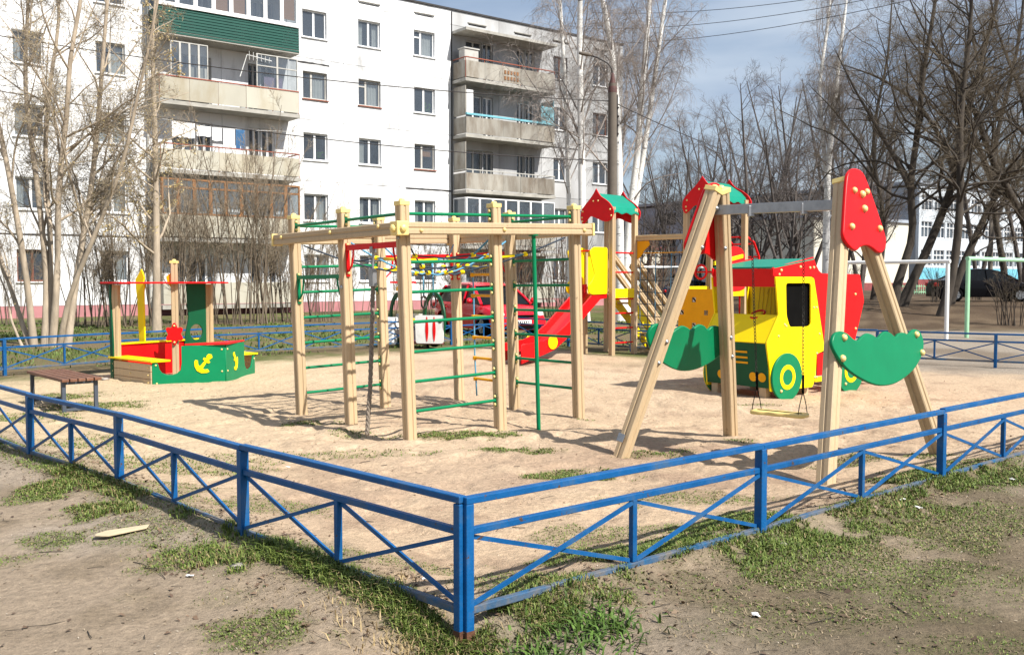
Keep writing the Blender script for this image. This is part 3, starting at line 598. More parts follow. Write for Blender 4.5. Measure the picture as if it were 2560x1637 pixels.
for fl, sh in ((0, 'beige'), (1, 'greysheet'), (2, 'greysheet'), (3, 'greysheet'), (4, 'greysheet')):
    rl = {0: None, 1: None, 2: 'oldframe', 3: None, 4: 'railred'}[fl]
    b_, z_ = balcony(BS0, BS1, fl, sh, 5, rl, rail_z=1.02, par=(.05, .86))
    if fl == 1:
        glazing(b_, BS0, BS1, z_ + .86, z_ + 2.42, 7, 'pvc', w=.06)
    if fl == 3:
        q = MB(); q.bar((BS0, -1.17, z_ + 1.0), (BS1, -1.17, z_ + 1.0), .12, .10); q.build('rail', M['skyblue'], b_)
        q = MB(); q.box2((BS0, -1.1, z_ + .95), (BS0 + .04, -.05, z_ + 2.4)); q.build('screen', M['greysheet'], b_)
        q = MB(); q.box2((BS1 - .04, -1.1, z_ + .95), (BS1, -.05, z_ + 2.3)); q.box2((BS1 - .9, -1.12, z_ + .95), (BS1 - .045, -1.09, z_ + 1.9)); q.build('screen', M['skyblue'], b_)
        q = MB(); q.box2((BS0 + .05, -1.14, z_ + 1.05), (BS0 + .45, -1.0, z_ + 2.2)); q.build('wardrobe', M['linen'], b_)
    if fl == 2:
        q = MB(); q.box2((BS0, -1.1, z_ + .95), (BS0 + .04, -.05, z_ + 2.4)); q.build('screen', M['greysheet'], b_)
    if fl == 4:
        q = MB(); q.box2((BS0 + .1, -.9, z_ + .05), (BS0 + .95, -.4, z_ + 1.5)); q.box2((BS0 + .05, -.95, z_ + 1.5), (BS0 + 1.0, -.35, z_ + 1.56)); q.build('cupboard', M['oldframe'], b_)
        q = MB()
        for i in range(5):
            for j in range(2): q.box2((BS0 + 2.4 + .2 * i, -1.185, z_ + .18 + .3 * j), (BS0 + 2.52 + .2 * i, -1.165, z_ + .36 + .3 * j))
        q.build('board_patch', M['orangewood'], b_)
q = MB(); q.box2((BS0 - .05, -1.25, 13.88), (BS1 + .1, -.003, 14.02)); q.build('canopy', M['slab'], bld)
q = MB(); q.box2((-.9 + 12.0, -1.3, 2.75), (14.0, -.003, 2.9)); q.build('entrance_canopy', M['slab'], bld)
# rain pipe at the left edge of the left balconies
q = MB(); q.tube([(-7.42, -.09, .3), (-7.42, -.09, 14.9)], .05, 8); q.build('rain_pipe', M['oldframe'], bld)

# ---- washing on the third floor balcony (hangs there: things of their own)
bm = Matrix.Translation((-9.18, 44.5, 0)) @ Matrix.Rotation(FA, 4, 'Z')
z3 = Z0 + FH * 2 - .03
def cloth(name, label, cat, s, w, z, h, m, off=-1.02, legs=False, group=None):
    q = MB(); nn = 8
    def strip(a, b, za, zb):
        for i in range(nn):
            p = [a + (b - a) * i / nn, a + (b - a) * (i + 1) / nn]
            yy = [off + .02 * math.sin(x * 31) for x in p]
            sag = [.02 * math.sin(x * 17) for x in p]
            q.add([(p[0], yy[0], zb + sag[0]), (p[1], yy[1], zb + sag[1]), (p[1], off, za), (p[0], off, za)], [(0, 1, 2, 3)])
            q.add([(p[0], yy[0] + .012, zb + sag[0]), (p[1], yy[1] + .012, zb + sag[1]), (p[1], off + .012, za), (p[0], off + .012, za)], [(3, 2, 1, 0)])
    if legs: strip(s, s + w * .46, z, z - h); strip(s + w * .54, s + w, z, z - h); strip(s, s + w, z, z - h * .3)
    else: strip(s, s + w, z, z - h)
    o = q.build(name, m); o.matrix_world = bm; tag(o, label, cat, group); return o
q = MB(); q.tube([(AS0 + .1, -1.02, z3 + 2.02), (-5.2, -1.02, z3 + 1.86), (-3.4, -1.02, z3 + 1.9), (AS1 - .2, -1.02, z3 + 2.02)], .008, 4)
o = q.build('clothes_line', M['white']); o.matrix_world = bm; tag(o, 'thin clothes line strung along the open third floor balcony', 'clothes line')
cloth('bed_sheet', 'large white bed sheet at the left end of the balcony clothes line', 'laundry', -6.75, .95, z3 + 1.95, .62, M['linen'], group='washing on the balcony line')
cloth('pillowcase', 'short white pillowcase drying beside the large bed sheet', 'laundry', -5.75, .62, z3 + 1.88, .42, M['linen'], group='washing on the balcony line')
cloth('white_shirt', 'white shirt hanging between the pillowcase and the longer towel', 'laundry', -5.08, .42, z3 + 1.87, .55, M['linen'], group='washing on the balcony line')
cloth('towel', 'long white towel hanging right beside the blue jeans', 'laundry', -4.6, .5, z3 + 1.87, .72, M['linen'], group='washing on the balcony line')
cloth('jeans', 'blue jeans hanging on the balcony clothes line', 'jeans', -4.05, .42, z3 + 1.88, .85, M['denim'], legs=True)
cloth('lilac_blanket', 'lilac blanket hung over the fourth floor balcony rail', 'blanket', -2.75, .85, Z0 + FH * 3 + 1.45, .52, M['purple'], off=-1.02)

# ------------------------------------------------------------------ school behind the trees
sch = thing('school_building', 'white three storey school with blue band and brick red base behind the trees', 'school', (42.2, 100, 0), FA)
q = MB(); q.box2((0.3, 0.3, -1), (46, 70, 11.2)); q.build('core', M['school_grey'], sch)
rows = [(2.95, 4.65), (5.9, 7.6), (8.75, 10.35)]
nW = 17; pit = 2.6
for k, (za, zb) in enumerate([(2.75, 5.75), (5.75, 8.7), (8.7, 11.4)]):
    for i in range(nW):
        a = .4 + i * pit; hz = [(a + .12, a + pit - .3, rows[k][0], rows[k][1])]
        wall_panel('wall_panel', a, a + pit, za, zb, hz, M['school'], sch, t=.25)
        f = MB(); h = hz[0]; w = .09
        for x in [h[0] + (h[1] - h[0]) * j / 3 for j in range(4)]: f.box2((x - w / 2, .08, h[2]), (x + w / 2, .15, h[3]))
        for z in (h[2] + w / 2, h[3] - w / 2, h[3] - .55): f.box2((h[0], .09, z - w / 2), (h[1], .14, z + w / 2))
        wi = f.build('window', M['pvc'], sch)
        g = MB(); g.add([(h[0], .2, h[2]), (h[1], .2, h[2]), (h[1], .2, h[3]), (h[0], .2, h[3])], [(0, 1, 2, 3)]); g.build('pane', M['glass'], wi)
q = MB(); q.box2((0, -.02, 0), (.4, .3, 11.4)); q.build('corner_strip', M['school'], sch)
q = MB(); q.box2((.0, -.04, 1.55), (44.6, .28, 2.74)); q.build('blue_band', M['school_blue'], sch)
q = MB(); q.box2((.0, -.08, -1), (44.6, .28, 1.54)); q.build('brick_base', M['brick'], sch)
q = MB(); q.box2((-.25, -.25, 11.42), (45, 70.2, 11.75)); q.build('roof_edge', M['school_grey'], sch)
for i in range(9):
    for k in range(3):
        y = 6 + i * 7; q = MB(); q.box2((.26, y, rows[k][0]), (.295, y + 2.2, rows[k][1])); q.build('window', M['black'], sch)
hall = thing('school_hall', 'low cream hall with shaded olive side wall in front of the school', 'hall', (26.7, 85, 0), FA)
q = MB(); q.box2((.02, .02, -1), (15.6, 9.0, 7.0)); q.build('wall', M['school_cream'], hall)
q = MB(); q.box2((-.2, -.2, 7.0), (15.8, 9.2, 7.3)); q.build('roof', M['school_grey'], hall)
q = MB(); q.box2((-.02, -.02, -1), (15.62, .018, 1.2)); q.build('base', M['brick'], hall)
for y in (1.6, 5.2):
    q = MB(); q.box2((-.03, y, 2.0), (.018, y + 1.5, 3.4)); q.build('window', M['black'], hall)
for i in range(9):
    for r_ in range(11):
        q = MB(); q.box2((-.045, .05 + i * 1.0, .0 + r_ * .62), (-.005, 1.03 + i * 1.0, .60 + r_ * .62))
        if any(y - .4 < .5 + i < y + 1.6 for y in (1.6, 5.2)) and 1.7 < .3 + r_ * .62 < 3.6: continue
        if i == 0 and r_ == 0: blk = q.mesh('wall_block', M['school_cream']); inst('wall_block', blk, hall)
        else: inst('wall_block', blk, hall, Matrix.Translation((0, i * 1.0, r_ * .62)))
# long low yellowish block far behind the towers
far = thing('far_building', 'distant orange and grey low building behind the bare trees', 'building', (12.0, 120, 0), FA)
q = MB(); q.box2((0, 0, -1), (14, 8, 5.4)); q.build('wall', M['school_cream'], far)
q = MB(); q.box2((-.2, -.2, 5.4), (14.2, 8.2, 5.8)); q.build('roof', M['brick'], far)
for i in range(5):
    q = MB(); q.box2((1 + i * 2.6, -.03, 1.8), (2.5 + i * 2.6, .01, 3.6)); q.build('window', M['black'], far)
# ------------------------------------------------------------------ blue tube fences
def fence_run(name, label, run, wz=None):
    root = thing(name, label, 'fence', (run[0][0], run[0][1], 0))
    ox, oy = run[0]
    def L(p, z): return Vector((p[0] - ox, p[1] - oy, z))
    for i, p in enumerate(run):
        q = run[i + 1] if i < len(run) - 1 else run[i - 1]
        d = Vector((q[0] - p[0], q[1] - p[1], 0)).normalized() * (1 if i < len(run) - 1 else -1)
        b = MB(); off = d * 0.022 if i == 0 else Vector((0, 0, 0))
        a = L(p, -0.25) + off; c = L(p, 0.5515) + off
        pw = .040 if i == 0 else .050; b.bar(a, c, pw, pw, d); b.build('post', M['blue'], root, bevel=.004)
        if i == 0 and name.startswith('front'):
            b = MB(); b.bar(L(p, -.14) + off, L(p, .022) + off, .0408, .0408, d); b.build('rust_band', M['rust'], root)
    for i in range(len(run) - 1):
        p, q = run[i], run[i + 1]; m = ((p[0] + q[0]) / 2, (p[1] + q[1]) / 2)
        d = Vector((q[0] - p[0], q[1] - p[1], 0)).normalized(); e = d * .027; j = random.uniform(-.006, .006)
        e0 = d * .043 if i == 0 else e
        for nm, z, s, mm in (('top_rail', .566, .03, 'blue'), ('mid_rail', .436, .030, 'blue'), ('bottom_rail', .105, .032, 'blue_worn')):
            b = MB()
            if nm == 'top_rail': b.bar(L(p, z + j) - (d * .0 if i else -d * .002), L(q, z + j), .042, .030)
            else: b.bar(L(p, z) + e0, L(q, z) - e, s, s)
            b.build(nm, M[mm], root, bevel=.004)
        b = MB(); b.bar(L(m, .122), L(m, .423), .030, .030, d); b.build('baluster', M['blue'], root, bevel=.003)
        h = d * .016; nrm = Vector((-d.y, d.x, 0)) * .008
        for a, c, za, zc, sg in ((L(p, 0) + e0, L(m, 0) - h, .41, .13, 1), (L(p, 0) + e0, L(m, 0) - h, .13, .41, -1), (L(m, 0) + h, L(q, 0) - e, .41, .13, 1), (L(m, 0) + h, L(q, 0) - e, .13, .41, -1)):
            b = MB(); b.bar(a + Vector((0, 0, za)) + nrm * sg, c + Vector((0, 0, zc)) + nrm * sg, .012, .019, (0, 0, 1)); b.build('brace', M['blue'], root)
    return root
fence_run('front_fence', 'low blue tube fence in front running from the corner post to the left', LEFT_RUN)
fence_run('front_fence', 'low blue tube fence in front running from the corner post to the right', RIGHT_RUN)
fence_run('back_fence', 'low blue tube fence behind the boat sandbox along the bushes', BACK_LEFT)
fence_run('back_fence', 'low blue tube fence behind the slide tower and truck toward the goals', BACK_RIGHT)

# ------------------------------------------------------------------ timber profile with routed grooves
def prof(w, h=None):
    h = h or w; a, b, g, c = w / 2, h / 2, .006, .008
    return [(-a + c, -b), (-g * 2, -b), (-g, -b + .008), (g, -b + .008), (g * 2, -b), (a - c, -b), (a, -b + c), (a, -g * 2), (a - .008, -g), (a - .008, g), (a, g * 2), (a, b - c), (a - c, b), (g * 2, b), (g, b - .008), (-g, b - .008), (-g * 2, b), (-a + c, b), (-a, b - c), (-a, g * 2), (-a + .008, g), (-a + .008, -g), (-a, -g * 2), (-a, -b + c)]
def timber(parent, p0, p1, w=.1, h=None, up=(0, 1, 0), name='post', m=None):
    b = MB(); b.sweep(p0, p1, prof(w, h), up); return b.build(name, M[m or 'timber'], parent)
_bolt = MB(); _bolt.lathe([(.016, 0), (.016, .004), (.013, .010), (.007, .014), (0, .0155)], k=8); BOLT = _bolt.mesh('bolt', M['bolt'], True)
_nut = MB(); _nut.lathe([(.020, 0), (.020, .003), (.010, .004), (.010, .011), (0, .013)], k=8); NUT = _nut.mesh('bolt', M['steel'], True)
def bolt(parent, p, d, s=1.0, me=None, name='bolt'):
    q = Vector((0, 0, 1)).rotation_difference(Vector(d).normalized()).to_matrix().to_4x4()
    return inst(name, me or BOLT, parent, Matrix.Translation(Vector(p)) @ q @ Matrix.Scale(s, 4))
def cap(parent, p, s=.108, up=None):
    b = MB(); b.box((0, 0, .0), (s, s, .04)); b.lathe([(.03, .018), (.03, .03), (.022, .042), (.0, .048)], k=10)
    o = b.build('post_cap', M['cream'], parent, bevel=.004)
    if up is not None: o.matrix_local = Matrix.Translation(Vector(p)) @ up
    else: o.location = p
    return o

# ------------------------------------------------------------------ climbing frame
GA = 0.689
gym = thing('climbing_frame', 'tan timber climbing frame with green rungs, red bars and a blue rope net', 'climbing frame', (-0.941, 8.803, 0), GA)
tilt = Vector((0, 0, 1)).rotation_difference(Vector((-0.062, -0.022, 2.178)).normalized()).to_matrix().to_4x4()
gym.matrix_world = Matrix.Translation((-0.941, 8.803, 0.0)) @ tilt @ Matrix.Rotation(GA, 4, 'Z')
S = 2.14; Hh = S / 2; PT = 2.15
GP = [(0, 0), (Hh, 0), (S, 0), (0, Hh), (0, S), (Hh, S), (S, S), (S, Hh)]
for x, y in GP:
    timber(gym, (x, y, -.3), (x, y, PT)); cap(gym, (x, y, PT + .018))
zb = 1.935; ex = .21; of = .102
for a, c in (((0 - of, 0 - of - .05, zb), (0 - of, S + ex, zb)), ((0 - of + .052, 0 - of, zb), (S + .125, -of, zb)), ((S + of, -.05, zb), (S + of, S + ex, zb)), ((-.05, S + of, zb), (S + of - .052, S + of, zb))):
    timber(gym, a, c, .10, .112, (0, 0, 1), 'beam')
b = MB(); b.box((-of, -of, zb), (.122, .122, .128)); b.lathe([(.036, 0), (.036, .01), (.028, .024), (.012, .032), (0, .034)], (-of - .062, -of, zb), (-1, 0, 0), 12); b.lathe([(.036, 0), (.036, .01), (.028, .024), (.012, .032), (0, .034)], (-of, -of - .062, zb), (0, -1, 0), 12)
b.build('corner_cap', M['cream'], gym, bevel=.008)
for p, d in (((-of, S + ex, zb), (0, 1, 0)), ((S + .125, -of, zb), (1, 0, 0)), ((S + of, S + ex, zb), (0, 1, 0))):
    b = MB(); c = Vector(p); dd = Vector(d); b.box(c + dd * .005, (.125 if d[0] == 0 else .03, .125 if d[1] == 0 else .03, .13)); b.lathe([(.034, 0), (.034, .01), (.02, .026), (0, .03)], c + dd * .02, d, 12); b.build('end_cap', M['cream'], gym, bevel=.006)
for y in (Hh, S): bolt(gym, (-of - .05, y, zb + .02), (-1, 0, 0), 1.3)
for x in (Hh, S): bolt(gym, (x, -of - .05, zb - .01), (0, -1, 0), 1.3)
bolt(gym, (-of - .05, .17, zb + .03), (-1, 0, 0), 1.2); bolt(gym, (.10, -of - .05, zb - .02), (0, -1, 0), 1.2)
def rung(p0, p1, m='green', r=.0155, name='rung', plates=True):
    p0, p1 = Vector(p0), Vector(p1); d = (p1 - p0).normalized()
    b = MB(); b.tube([p0 + d * .05, p1 - d * .05], r, 10); o = b.build(name, M[m], gym, True, angle=40)
    if plates:
        for p, s in ((p0, 1), (p1, -1)):
            b = MB(); w = .032
            c = p + d * s * .054
            b.box(c, (.008 if abs(d.x) > .5 else w, .008 if abs(d.y) > .5 else w, .115)); b.build('plate', M[m], gym, bevel=.003)
            for z in (-.04, .04): bolt(gym, c + d * s * .004 + Vector((0, 0, z)), d * s)
for i in range(6):
    z = .255 + .2755 * i
    rung((0, 0, z), (Hh, 0, z)); rung((0, S, z), (Hh, S, z)); rung((S, 0, z), (S, Hh, z))
zt = 2.075
for a, c in (((0, S), (0, Hh)), ((0, Hh), (0, 0)), ((0, 0), (Hh, 0)), ((Hh, 0), (S, 0)), ((0, S), (Hh, S)), ((S, 0), (S, Hh))): rung((*a, zt), (*c, zt), name='top_rail')
def pullbar(a, c, z, m, drop=.24):
    a, c = Vector((*a, z)), Vector((*c, z)); d = (c - a).normalized()
    b = MB(); b.bar(a + d * .052, c - d * .052, .03, .04 if m == 'green' else .055)
    for p, s in ((a, 1), (c, -1)):
        q = p + d * s * .058; b.box(q + Vector((0, 0, -drop / 2)), (.012 if abs(d.x) > .5 else .04, .012 if abs(d.y) > .5 else .04, drop + .09))
        b.tube([q + d * s * .01 + Vector((0, 0, -drop + .01)), q + d * s * .07 + Vector((0, 0, -drop * .75)), q + d * s * .105 + Vector((0, 0, -drop * .35)), q + d * s * .115 + Vector((0, 0, -.01))], .011, 6)
    b.build('pull_up_bar', M[m], gym, bevel=.002)
    for p, s in ((a, 1), (c, -1)):
        for z_ in (.03, -drop - .01): bolt(gym, p + d * s * .066 + Vector((0, 0, z_)), d * s)
pullbar((0, Hh), (0, S), 1.52, 'green'); pullbar((0, 0), (0, Hh), 1.80, 'red')
pullbar((Hh, S), (S, S), 1.72, 'red'); pullbar((S, Hh), (S, S), 1.72, 'red')
for p, d in (((-.052, Hh - .0, 1.41), (-1, 0, 0)), ((-.052, .0, 1.86), (-1, 0, 0))): bolt(gym, p, d, 1.2, NUT)
b = MB(); b.tube([(1.48, -of - .005, 0 - .2), (1.48, -of - .005, zb - .055)], .0215, 12); b.lathe([(.05, 0), (.05, .01), (0, .012)], (1.48, -of - .005, zb - .066), k=12); b.build('fire_pole', M['green'], gym, True, angle=40)
# thick rope hanging from the red bar
def twist(pts, r, k=7, turns=9, amp=.22):
    b = MB(); P = [Vector(p) for p in pts]; n = 46
    def cp(t):
        f = t * (len(P) - 1); i = min(int(f), len(P) - 2); return P[i].lerp(P[i + 1], f - i)
    for s in range(3):
        q = []
        for i in range(n + 1):
            t = i / n; a = t * turns * 6.283 + s * 2.094; c = cp(t); q.append(c + Vector((math.cos(a), math.sin(a), 0)) * r * .55)
        b.tube(q, r * .62, 6)
    return b
b = MB(); b.box((0, .53, 1.765), (.05, .05, .06)); b.box((-.02, .52, 1.50), (.05, .075, .17)); b.tube([(0, .53, 1.745), (-.01, .525, 1.58)], .012, 6); b.build('rope_clamp', M['steel'], gym, bevel=.004)
tw = twist([(-.02, .52, 1.44), (-.06, .50, 1.0), (-.13, .46, .45), (-.20, .43, .02)], .021); tw.build('climbing_rope', M['grayrope'], gym, True)
# rings
for x, yy in ((1.66, S), (1.80, S)):
    b = MB(); b.tube([(x, yy, 1.70), (x, yy, 1.25)], .010, 6); b.tube([(x - .018, yy, 1.70), (x, yy, 1.55), (x + .018, yy, 1.70)], .007, 5); b.build('ring_rope', M['bluerope'], gym, True)
    b = MB(); b.tube([(x + .060 * math.sin(t * 6.283 / 20), yy + .035 * math.sin(t * 6.283 / 20), 1.18 + .072 * math.cos(t * 6.283 / 20)) for t in range(20)], .011, 7, closed=True); b.build('gym_ring', M['iron'], gym, True)
# rope ladder with yellow rungs
for y in (1.38, 1.80):
    b = MB(); b.tube([(S, y, 1.69), (S + .02, y + .01, 1.3), (S - .01, y - .02, .9), (S + .015, y + .02, .5), (S, y - .01, .22), (S + .02, y + .01, .03)], .0095, 6); b.build('ladder_rope', M['bluerope'], gym, True)
for i in range(6):
    z = .24 + .25 * i; b = MB(); b.tube([(S, 1.36, z), (S, 1.82, z + .004)], .0165, 8)
    for y in (1.38, 1.80): b.lathe([(.0, -.026), (.026, -.02), (.026, .02), (0, .026)], (S, y, z), (0, 0, 1), 8)
    b.build('ladder_rung', M['orange'], gym, True, angle=40)
# slung net: three rings of rope on radial ropes, yellow sleeves and joints
c0 = Vector((Hh, Hh, 1.50))
anch = [Vector((x, y, 1.86)) for x, y in ((.07, .07), (Hh, .06), (S - .07, .07), (S - .06, Hh), (S - .07, S - .07), (Hh, S - .06), (.07, S - .07), (.06, Hh))]
def npt(i, f):
    a = anch[i % 8]; p = c0.lerp(a, f); p.z = c0.z + (a.z - c0.z) * (f ** 1.7); return p
for i in range(8):
    b = MB(); b.tube([npt(i, f) for f in (.06, .3, .5, .75, 1.0)], .0095, 6); b.build('net_rope', M['bluerope' if i % 2 else 'darkrope'], gym, True)
for k, f in enumerate((.22, .45, .70)):
    for i in range(8):
        a, c = npt(i, f), npt(i + 1, f); m = (a + c) / 2 - Vector((0, 0, .025))
        b = MB(); b.tube([a, m, c], .0095, 6); b.build('net_rope', M['darkrope' if (i + k) % 3 else 'bluerope'], gym, True)
        b = MB(); b.lathe([(0, -.028), (.02, -.022), (.024, 0), (.02, .022), (0, .028)], a, (1, 0, 0), 8); b.lathe([(0, -.03), (.016, -.026), (.016, .026), (0, .03)], a, (0, 1, 0), 8); b.build('net_joint', M['yellow'], gym, True)
        if (i + k) % 3 == 0 and k > 0:
            d = (c - a); b = MB(); b.tube([a.lerp(m, .45), m, m.lerp(c, .55)], .015, 8); b.build('net_sleeve', M['yellow'], gym, True)

# ------------------------------------------------------------------ single swing
sL = Vector((1.485, 8.46, 0)); sR = Vector((2.87, 7.28, 0)); sc_ = (sL + sR) / 2
sw = thing('swing', 'wooden single swing with red and green boards and yellow seat', 'swing', sc_)
fu = Vector((1.245, 1.10, 0)).normalized(); ax = Vector((sR.x - sL.x, sR.y - sL.y, 0)).normalized()
APL = Vector((1.735, 8.175, 2.19)); APR = Vector((2.62, 7.565, 2.19))
def frame_geo(mid, ap, half, sgn):
    v = (ap - mid).normalized(); n = fu.cross(v).normalized()
    if n.dot(ax) * sgn < 0: n = -n                     # outward
    for s in (-1, 1):
        foot = mid + fu * s * half - v * .12; top = ap + fu * s * .062
        a, c = foot - sc_, top - sc_
        timber(sw, a, c + (c - a).normalized() * .02, .105, .105, n, 'leg')
        dd = (c - a).normalized(); z = dd; x = fu - z * fu.dot(z); x.normalize(); y = z.cross(x)
        cap(sw, c + dd * .04, .118, Matrix((x, y, z)).transposed().to_4x4())
    return v, n
vL, nL = frame_geo(sL, APL, .80, -1); vR, nR = frame_geo(sR, APR, .93, 1)
RED_O = [(0.03, 2.36), (0.13, 2.34), (0.19, 2.26), (0.27, 2.07), (0.35, 1.85), (0.34, 1.76), (0.27, 1.70), (0.20, 1.70), (0.11, 1.735), (0.03, 1.75), (-0.06, 1.735), (-0.14, 1.705), (-0.23, 1.74), (-0.29, 1.81), (-0.26, 1.92), (-0.13, 2.25), (-0.06, 2.335)]
GRN_O = [(-0.66, .98), (-0.63, 1.07), (-0.54, 1.10), (-0.44, 1.08), (-0.36, 1.035), (-0.30, 1.02), (-.24, 1.045), (-0.15, 1.07), (-0.07, 1.055), (0.0, 1.03), (.06, 1.055), (0.13, 1.075), (0.21, 1.06), (0.28, 1.025), (.34, 1.05), (0.42, 1.055), (.50, 1.04), (0.60, 1.075), (0.70, 1.05), (0.735, .96), (0.66, .85), (0.48, .745), (0.20, .67), (-0.06, .665), (-0.30, .725), (-0.52, .83)]
for mid, v, n, sg in ((sR, vR, nR, 1), (sL, vL, nL, -1)):
    o = (mid - sc_) + n * .068
    uu = fu if fu.cross(v).dot(n) > 0 else -fu; fl = 1 if uu == fu else -1
    dz = 0.0 if sg > 0 else -.04; sx_ = 1 if sg > 0 else .86
    board('top_board', [(x * fl * sx_, y + dz) for x, y in smooth_outline(RED_O, 5)], .03, M['red'], sw, o, uu, v, bevel=.008)
    board('side_board', [(x * fl * sx_, y + (0 if sg > 0 else .01)) for x, y in smooth_outline(GRN_O, 4)], .03, M['green'], sw, o, uu, v, bevel=.008)
    if sg > 0:
        for a, c, s in ((-.04, 2.18, 1.6), (.07, 2.155, 1.9), (.15, 2.18, 1.6), (.07, 2.04, 1.9), (-.16, 1.89, 1.7), (.27, 1.89, 1.7), (-.5, 1.05, 1.7), (-.56, .90, 1.7), (.62, 1.03, 1.7), (.67, .88, 1.7)):
            bolt(sw, o + fu * a + v * c + n * .015, n, s)
    else:
        for s_ in (-1, 1):
            for t in (.36, .44, .80, .95):
                p = (mid - sc_) + (fu * s_ * .80).lerp(APL - mid, t); bolt(sw, p - n * .053, -n, 1.0, NUT)
b = MB(); b.bar(APL - sc_ + Vector((0, 0, -.13)) - ax * .05, APR - sc_ + Vector((0, 0, -.13)) + ax * .05, .05, .082); b.build('top_bar', M['steel'], sw, bevel=.004)
# chains and seat
barA = APL + Vector((0, 0, -.17)); barB = APR + Vector((0, 0, -.17)); bd = (barB - barA)
link_b = MB(); link_b.tube([(.0095 * math.cos(t), 0, .017 * math.sin(t)) for t in [6.283 * i / 10 for i in range(10)]], .0028, 5, closed=True); LINK = link_b.mesh('chain_link', M['darksteel'], True)
seat_c = (barA + barB) / 2 + Vector((.02, -.02, 0)); seat_z = .375
for nm, t in (('near', .69), ('far', .28)):
    top = barA + bd * t - sc_; c2 = Vector((seat_c.x, seat_c.y, 0)) + ax * ((t - .485) * .98) - sc_
    bot = Vector((c2.x, c2.y, seat_z + .19)); n_ = int((top - bot).length / .0285)
    b = MB()
    for i in range(n_):
        p = top.lerp(bot, i / n_); q = Matrix.Translation(p) @ Matrix.Rotation(math.pi / 2 * (i % 2) + .6, 4, 'Z')
        bm_ = LINK
        vs = [q @ vv.co for vv in bm_.vertices]; b.add(vs, [tuple(f.vertices) for f in bm_.polygons])
    o = b.build('chain', M['darksteel'], sw, True); o['kind'] = 'stuff'
    b = MB(); b.box(top + Vector((0, 0, .02)), (.05, .05, .09)); b.build('hanger', M['steel'], sw, bevel=.004)
    b = MB()
    for s in (-1, 1): b.tube([bot + Vector((0, 0, .01)), bot + fu * s * .05 + Vector((0, 0, -.11)), bot + fu * s * .07 + Vector((0, 0, -.19))], .0038, 6)
    b.tube([bot + Vector((0, 0, .14)), bot + Vector((0, 0, -.01))], .0105, 8); b.build('seat_hanger', M['black'], sw, True)
seat_o = [(-.225, -.07), (-.15, -.085), (-.08, -.07), (0, -.085), (.08, -.07), (.15, -.085), (.225, -.07), (.235, 0), (.225, .07), (.15, .085), (.08, .07), (0, .085), (-.08, .07), (-.15, .085), (-.225, .07), (-.235, 0)]
sa = math.atan2(ax.y, ax.x)
board('seat', smooth_outline(seat_o, 3), .032, M['cream'], sw, Vector((seat_c.x, seat_c.y, seat_z)) - sc_, ax, Vector((0, 0, 1)).cross(ax), bevel=.007)
b = MB(); p = Vector((seat_c.x, seat_c.y, seat_z + .018)) - sc_; b.bar(p - ax * .19, p + ax * .19, .022, .004); b.build('seat_strip', M['black'], sw)
for ft, s in ((sL - fu * .80, -1),):
    b = MB(); q = ft - sc_; vv = (APL - fu * .062 - (sL - fu * .80)).normalized(); b.box(Vector((0, 0, 0)), (.008, .07, .07)); o = b.build('foot_plate', M['steel'], sw, bevel=.003)
    z = vv; x = (fu - z * fu.dot(z)).normalized(); y = z.cross(x); o.matrix_local = Matrix.Translation(q + vv * .16 - x * .057) @ Matrix((x, y, z)).transposed().to_4x4()

# ------------------------------------------------------------------ play truck
TU = Vector((math.cos(FA), math.sin(FA), 0)); TV = Vector((-math.sin(FA), math.cos(FA), 0))
tr = thing('play_truck', 'yellow, red and green wooden play truck with board wheels', 'play truck', (3.04, 11.64, 0), FA)
X, Y3, Zv = Vector((1, 0, 0)), Vector((0, 1, 0)), Vector((0, 0, 1)); TW = 1.0
side_y = round_poly([(.14, .38), (.07, .70), (.30, 1.04), (.23, 1.51), (.97, 1.51), (1.02, 1.49), (1.28, .56), (1.10, .52), (1.085, .22), (1.02, .10), (.16, .10)], .02, 3)
win_o = round_poly([(.44, 1.43), (.95, 1.43), (.965, .90), (.91, .88), (.53, .885), (.46, 1.03)], .04, 3)
side_r = round_poly([(.22, 1.515), (.205, 1.62), (1.04, 1.765), (1.07, 1.71), (1.10, 1.66), (1.16, 1.59), (1.23, 1.555), (2.09, 1.545), (2.14, 1.38), (2.20, 1.19), (2.0, .66), (1.6, .62), (1.26, .62), (1.03, 1.512)], .015, 2)
for y in (0.0, TW):
    board('cab_side', side_y, .024, M['yellow'], tr, (0, y, 0), X, Zv, holes=[win_o])
    board('body_side', side_r, .024, M['red'], tr, (0, y + (.026 if y == 0 else -.026), 0), X, Zv)
    board('step_panel', [(1.12, .24), (1.30, .24), (1.30, .53), (1.12, .53)], .022, M['red'], tr, (0, y, 0), X, Zv)
    board('step_strip', [(1.08, .16), (1.95, .16), (1.95, .225), (1.08, .225)], .022, M['yellow'], tr, (0, y, 0), X, Zv)
    for u0 in (.45, 1.83):
        yy = -.03 if y == 0 else TW + .03
        wm = 'green' if y == 0 else 'yellow'
        wh = board('wheel', circle((u0, .265), .30, 36), .03, M['green'], tr, (0, yy, 0), X, Zv, bevel=.006)
        for ysd in (-1, 1):
            board('hub_ring', circle((u0, .265), .155, 28), .006, M['yellow'], tr, (0, yy + ysd * .0175, 0), X, Zv, holes=[circle((u0, .265), .10, 24)], bevel=.001)
        if y > 0: board('wheel_rim', circle((u0, .265), .302, 36), .012, M['yellow'], tr, (0, yy + .022, 0), X, Zv)
        bolt(tr, (u0 - .13, yy - .016, .10), (0, -1, 0), 1.3)
b = MB(); b.box2((.36, .03, .80), (1.0, .045, 1.49)); b.build('window_board', M['black'], tr)
def slab3(name, m, a, c, d, e, t):
    b = MB(); b.prism([a, c, d, e], t); return b.build(name, M[m], tr, bevel=.003)
y0, y1 = .013, TW - .013
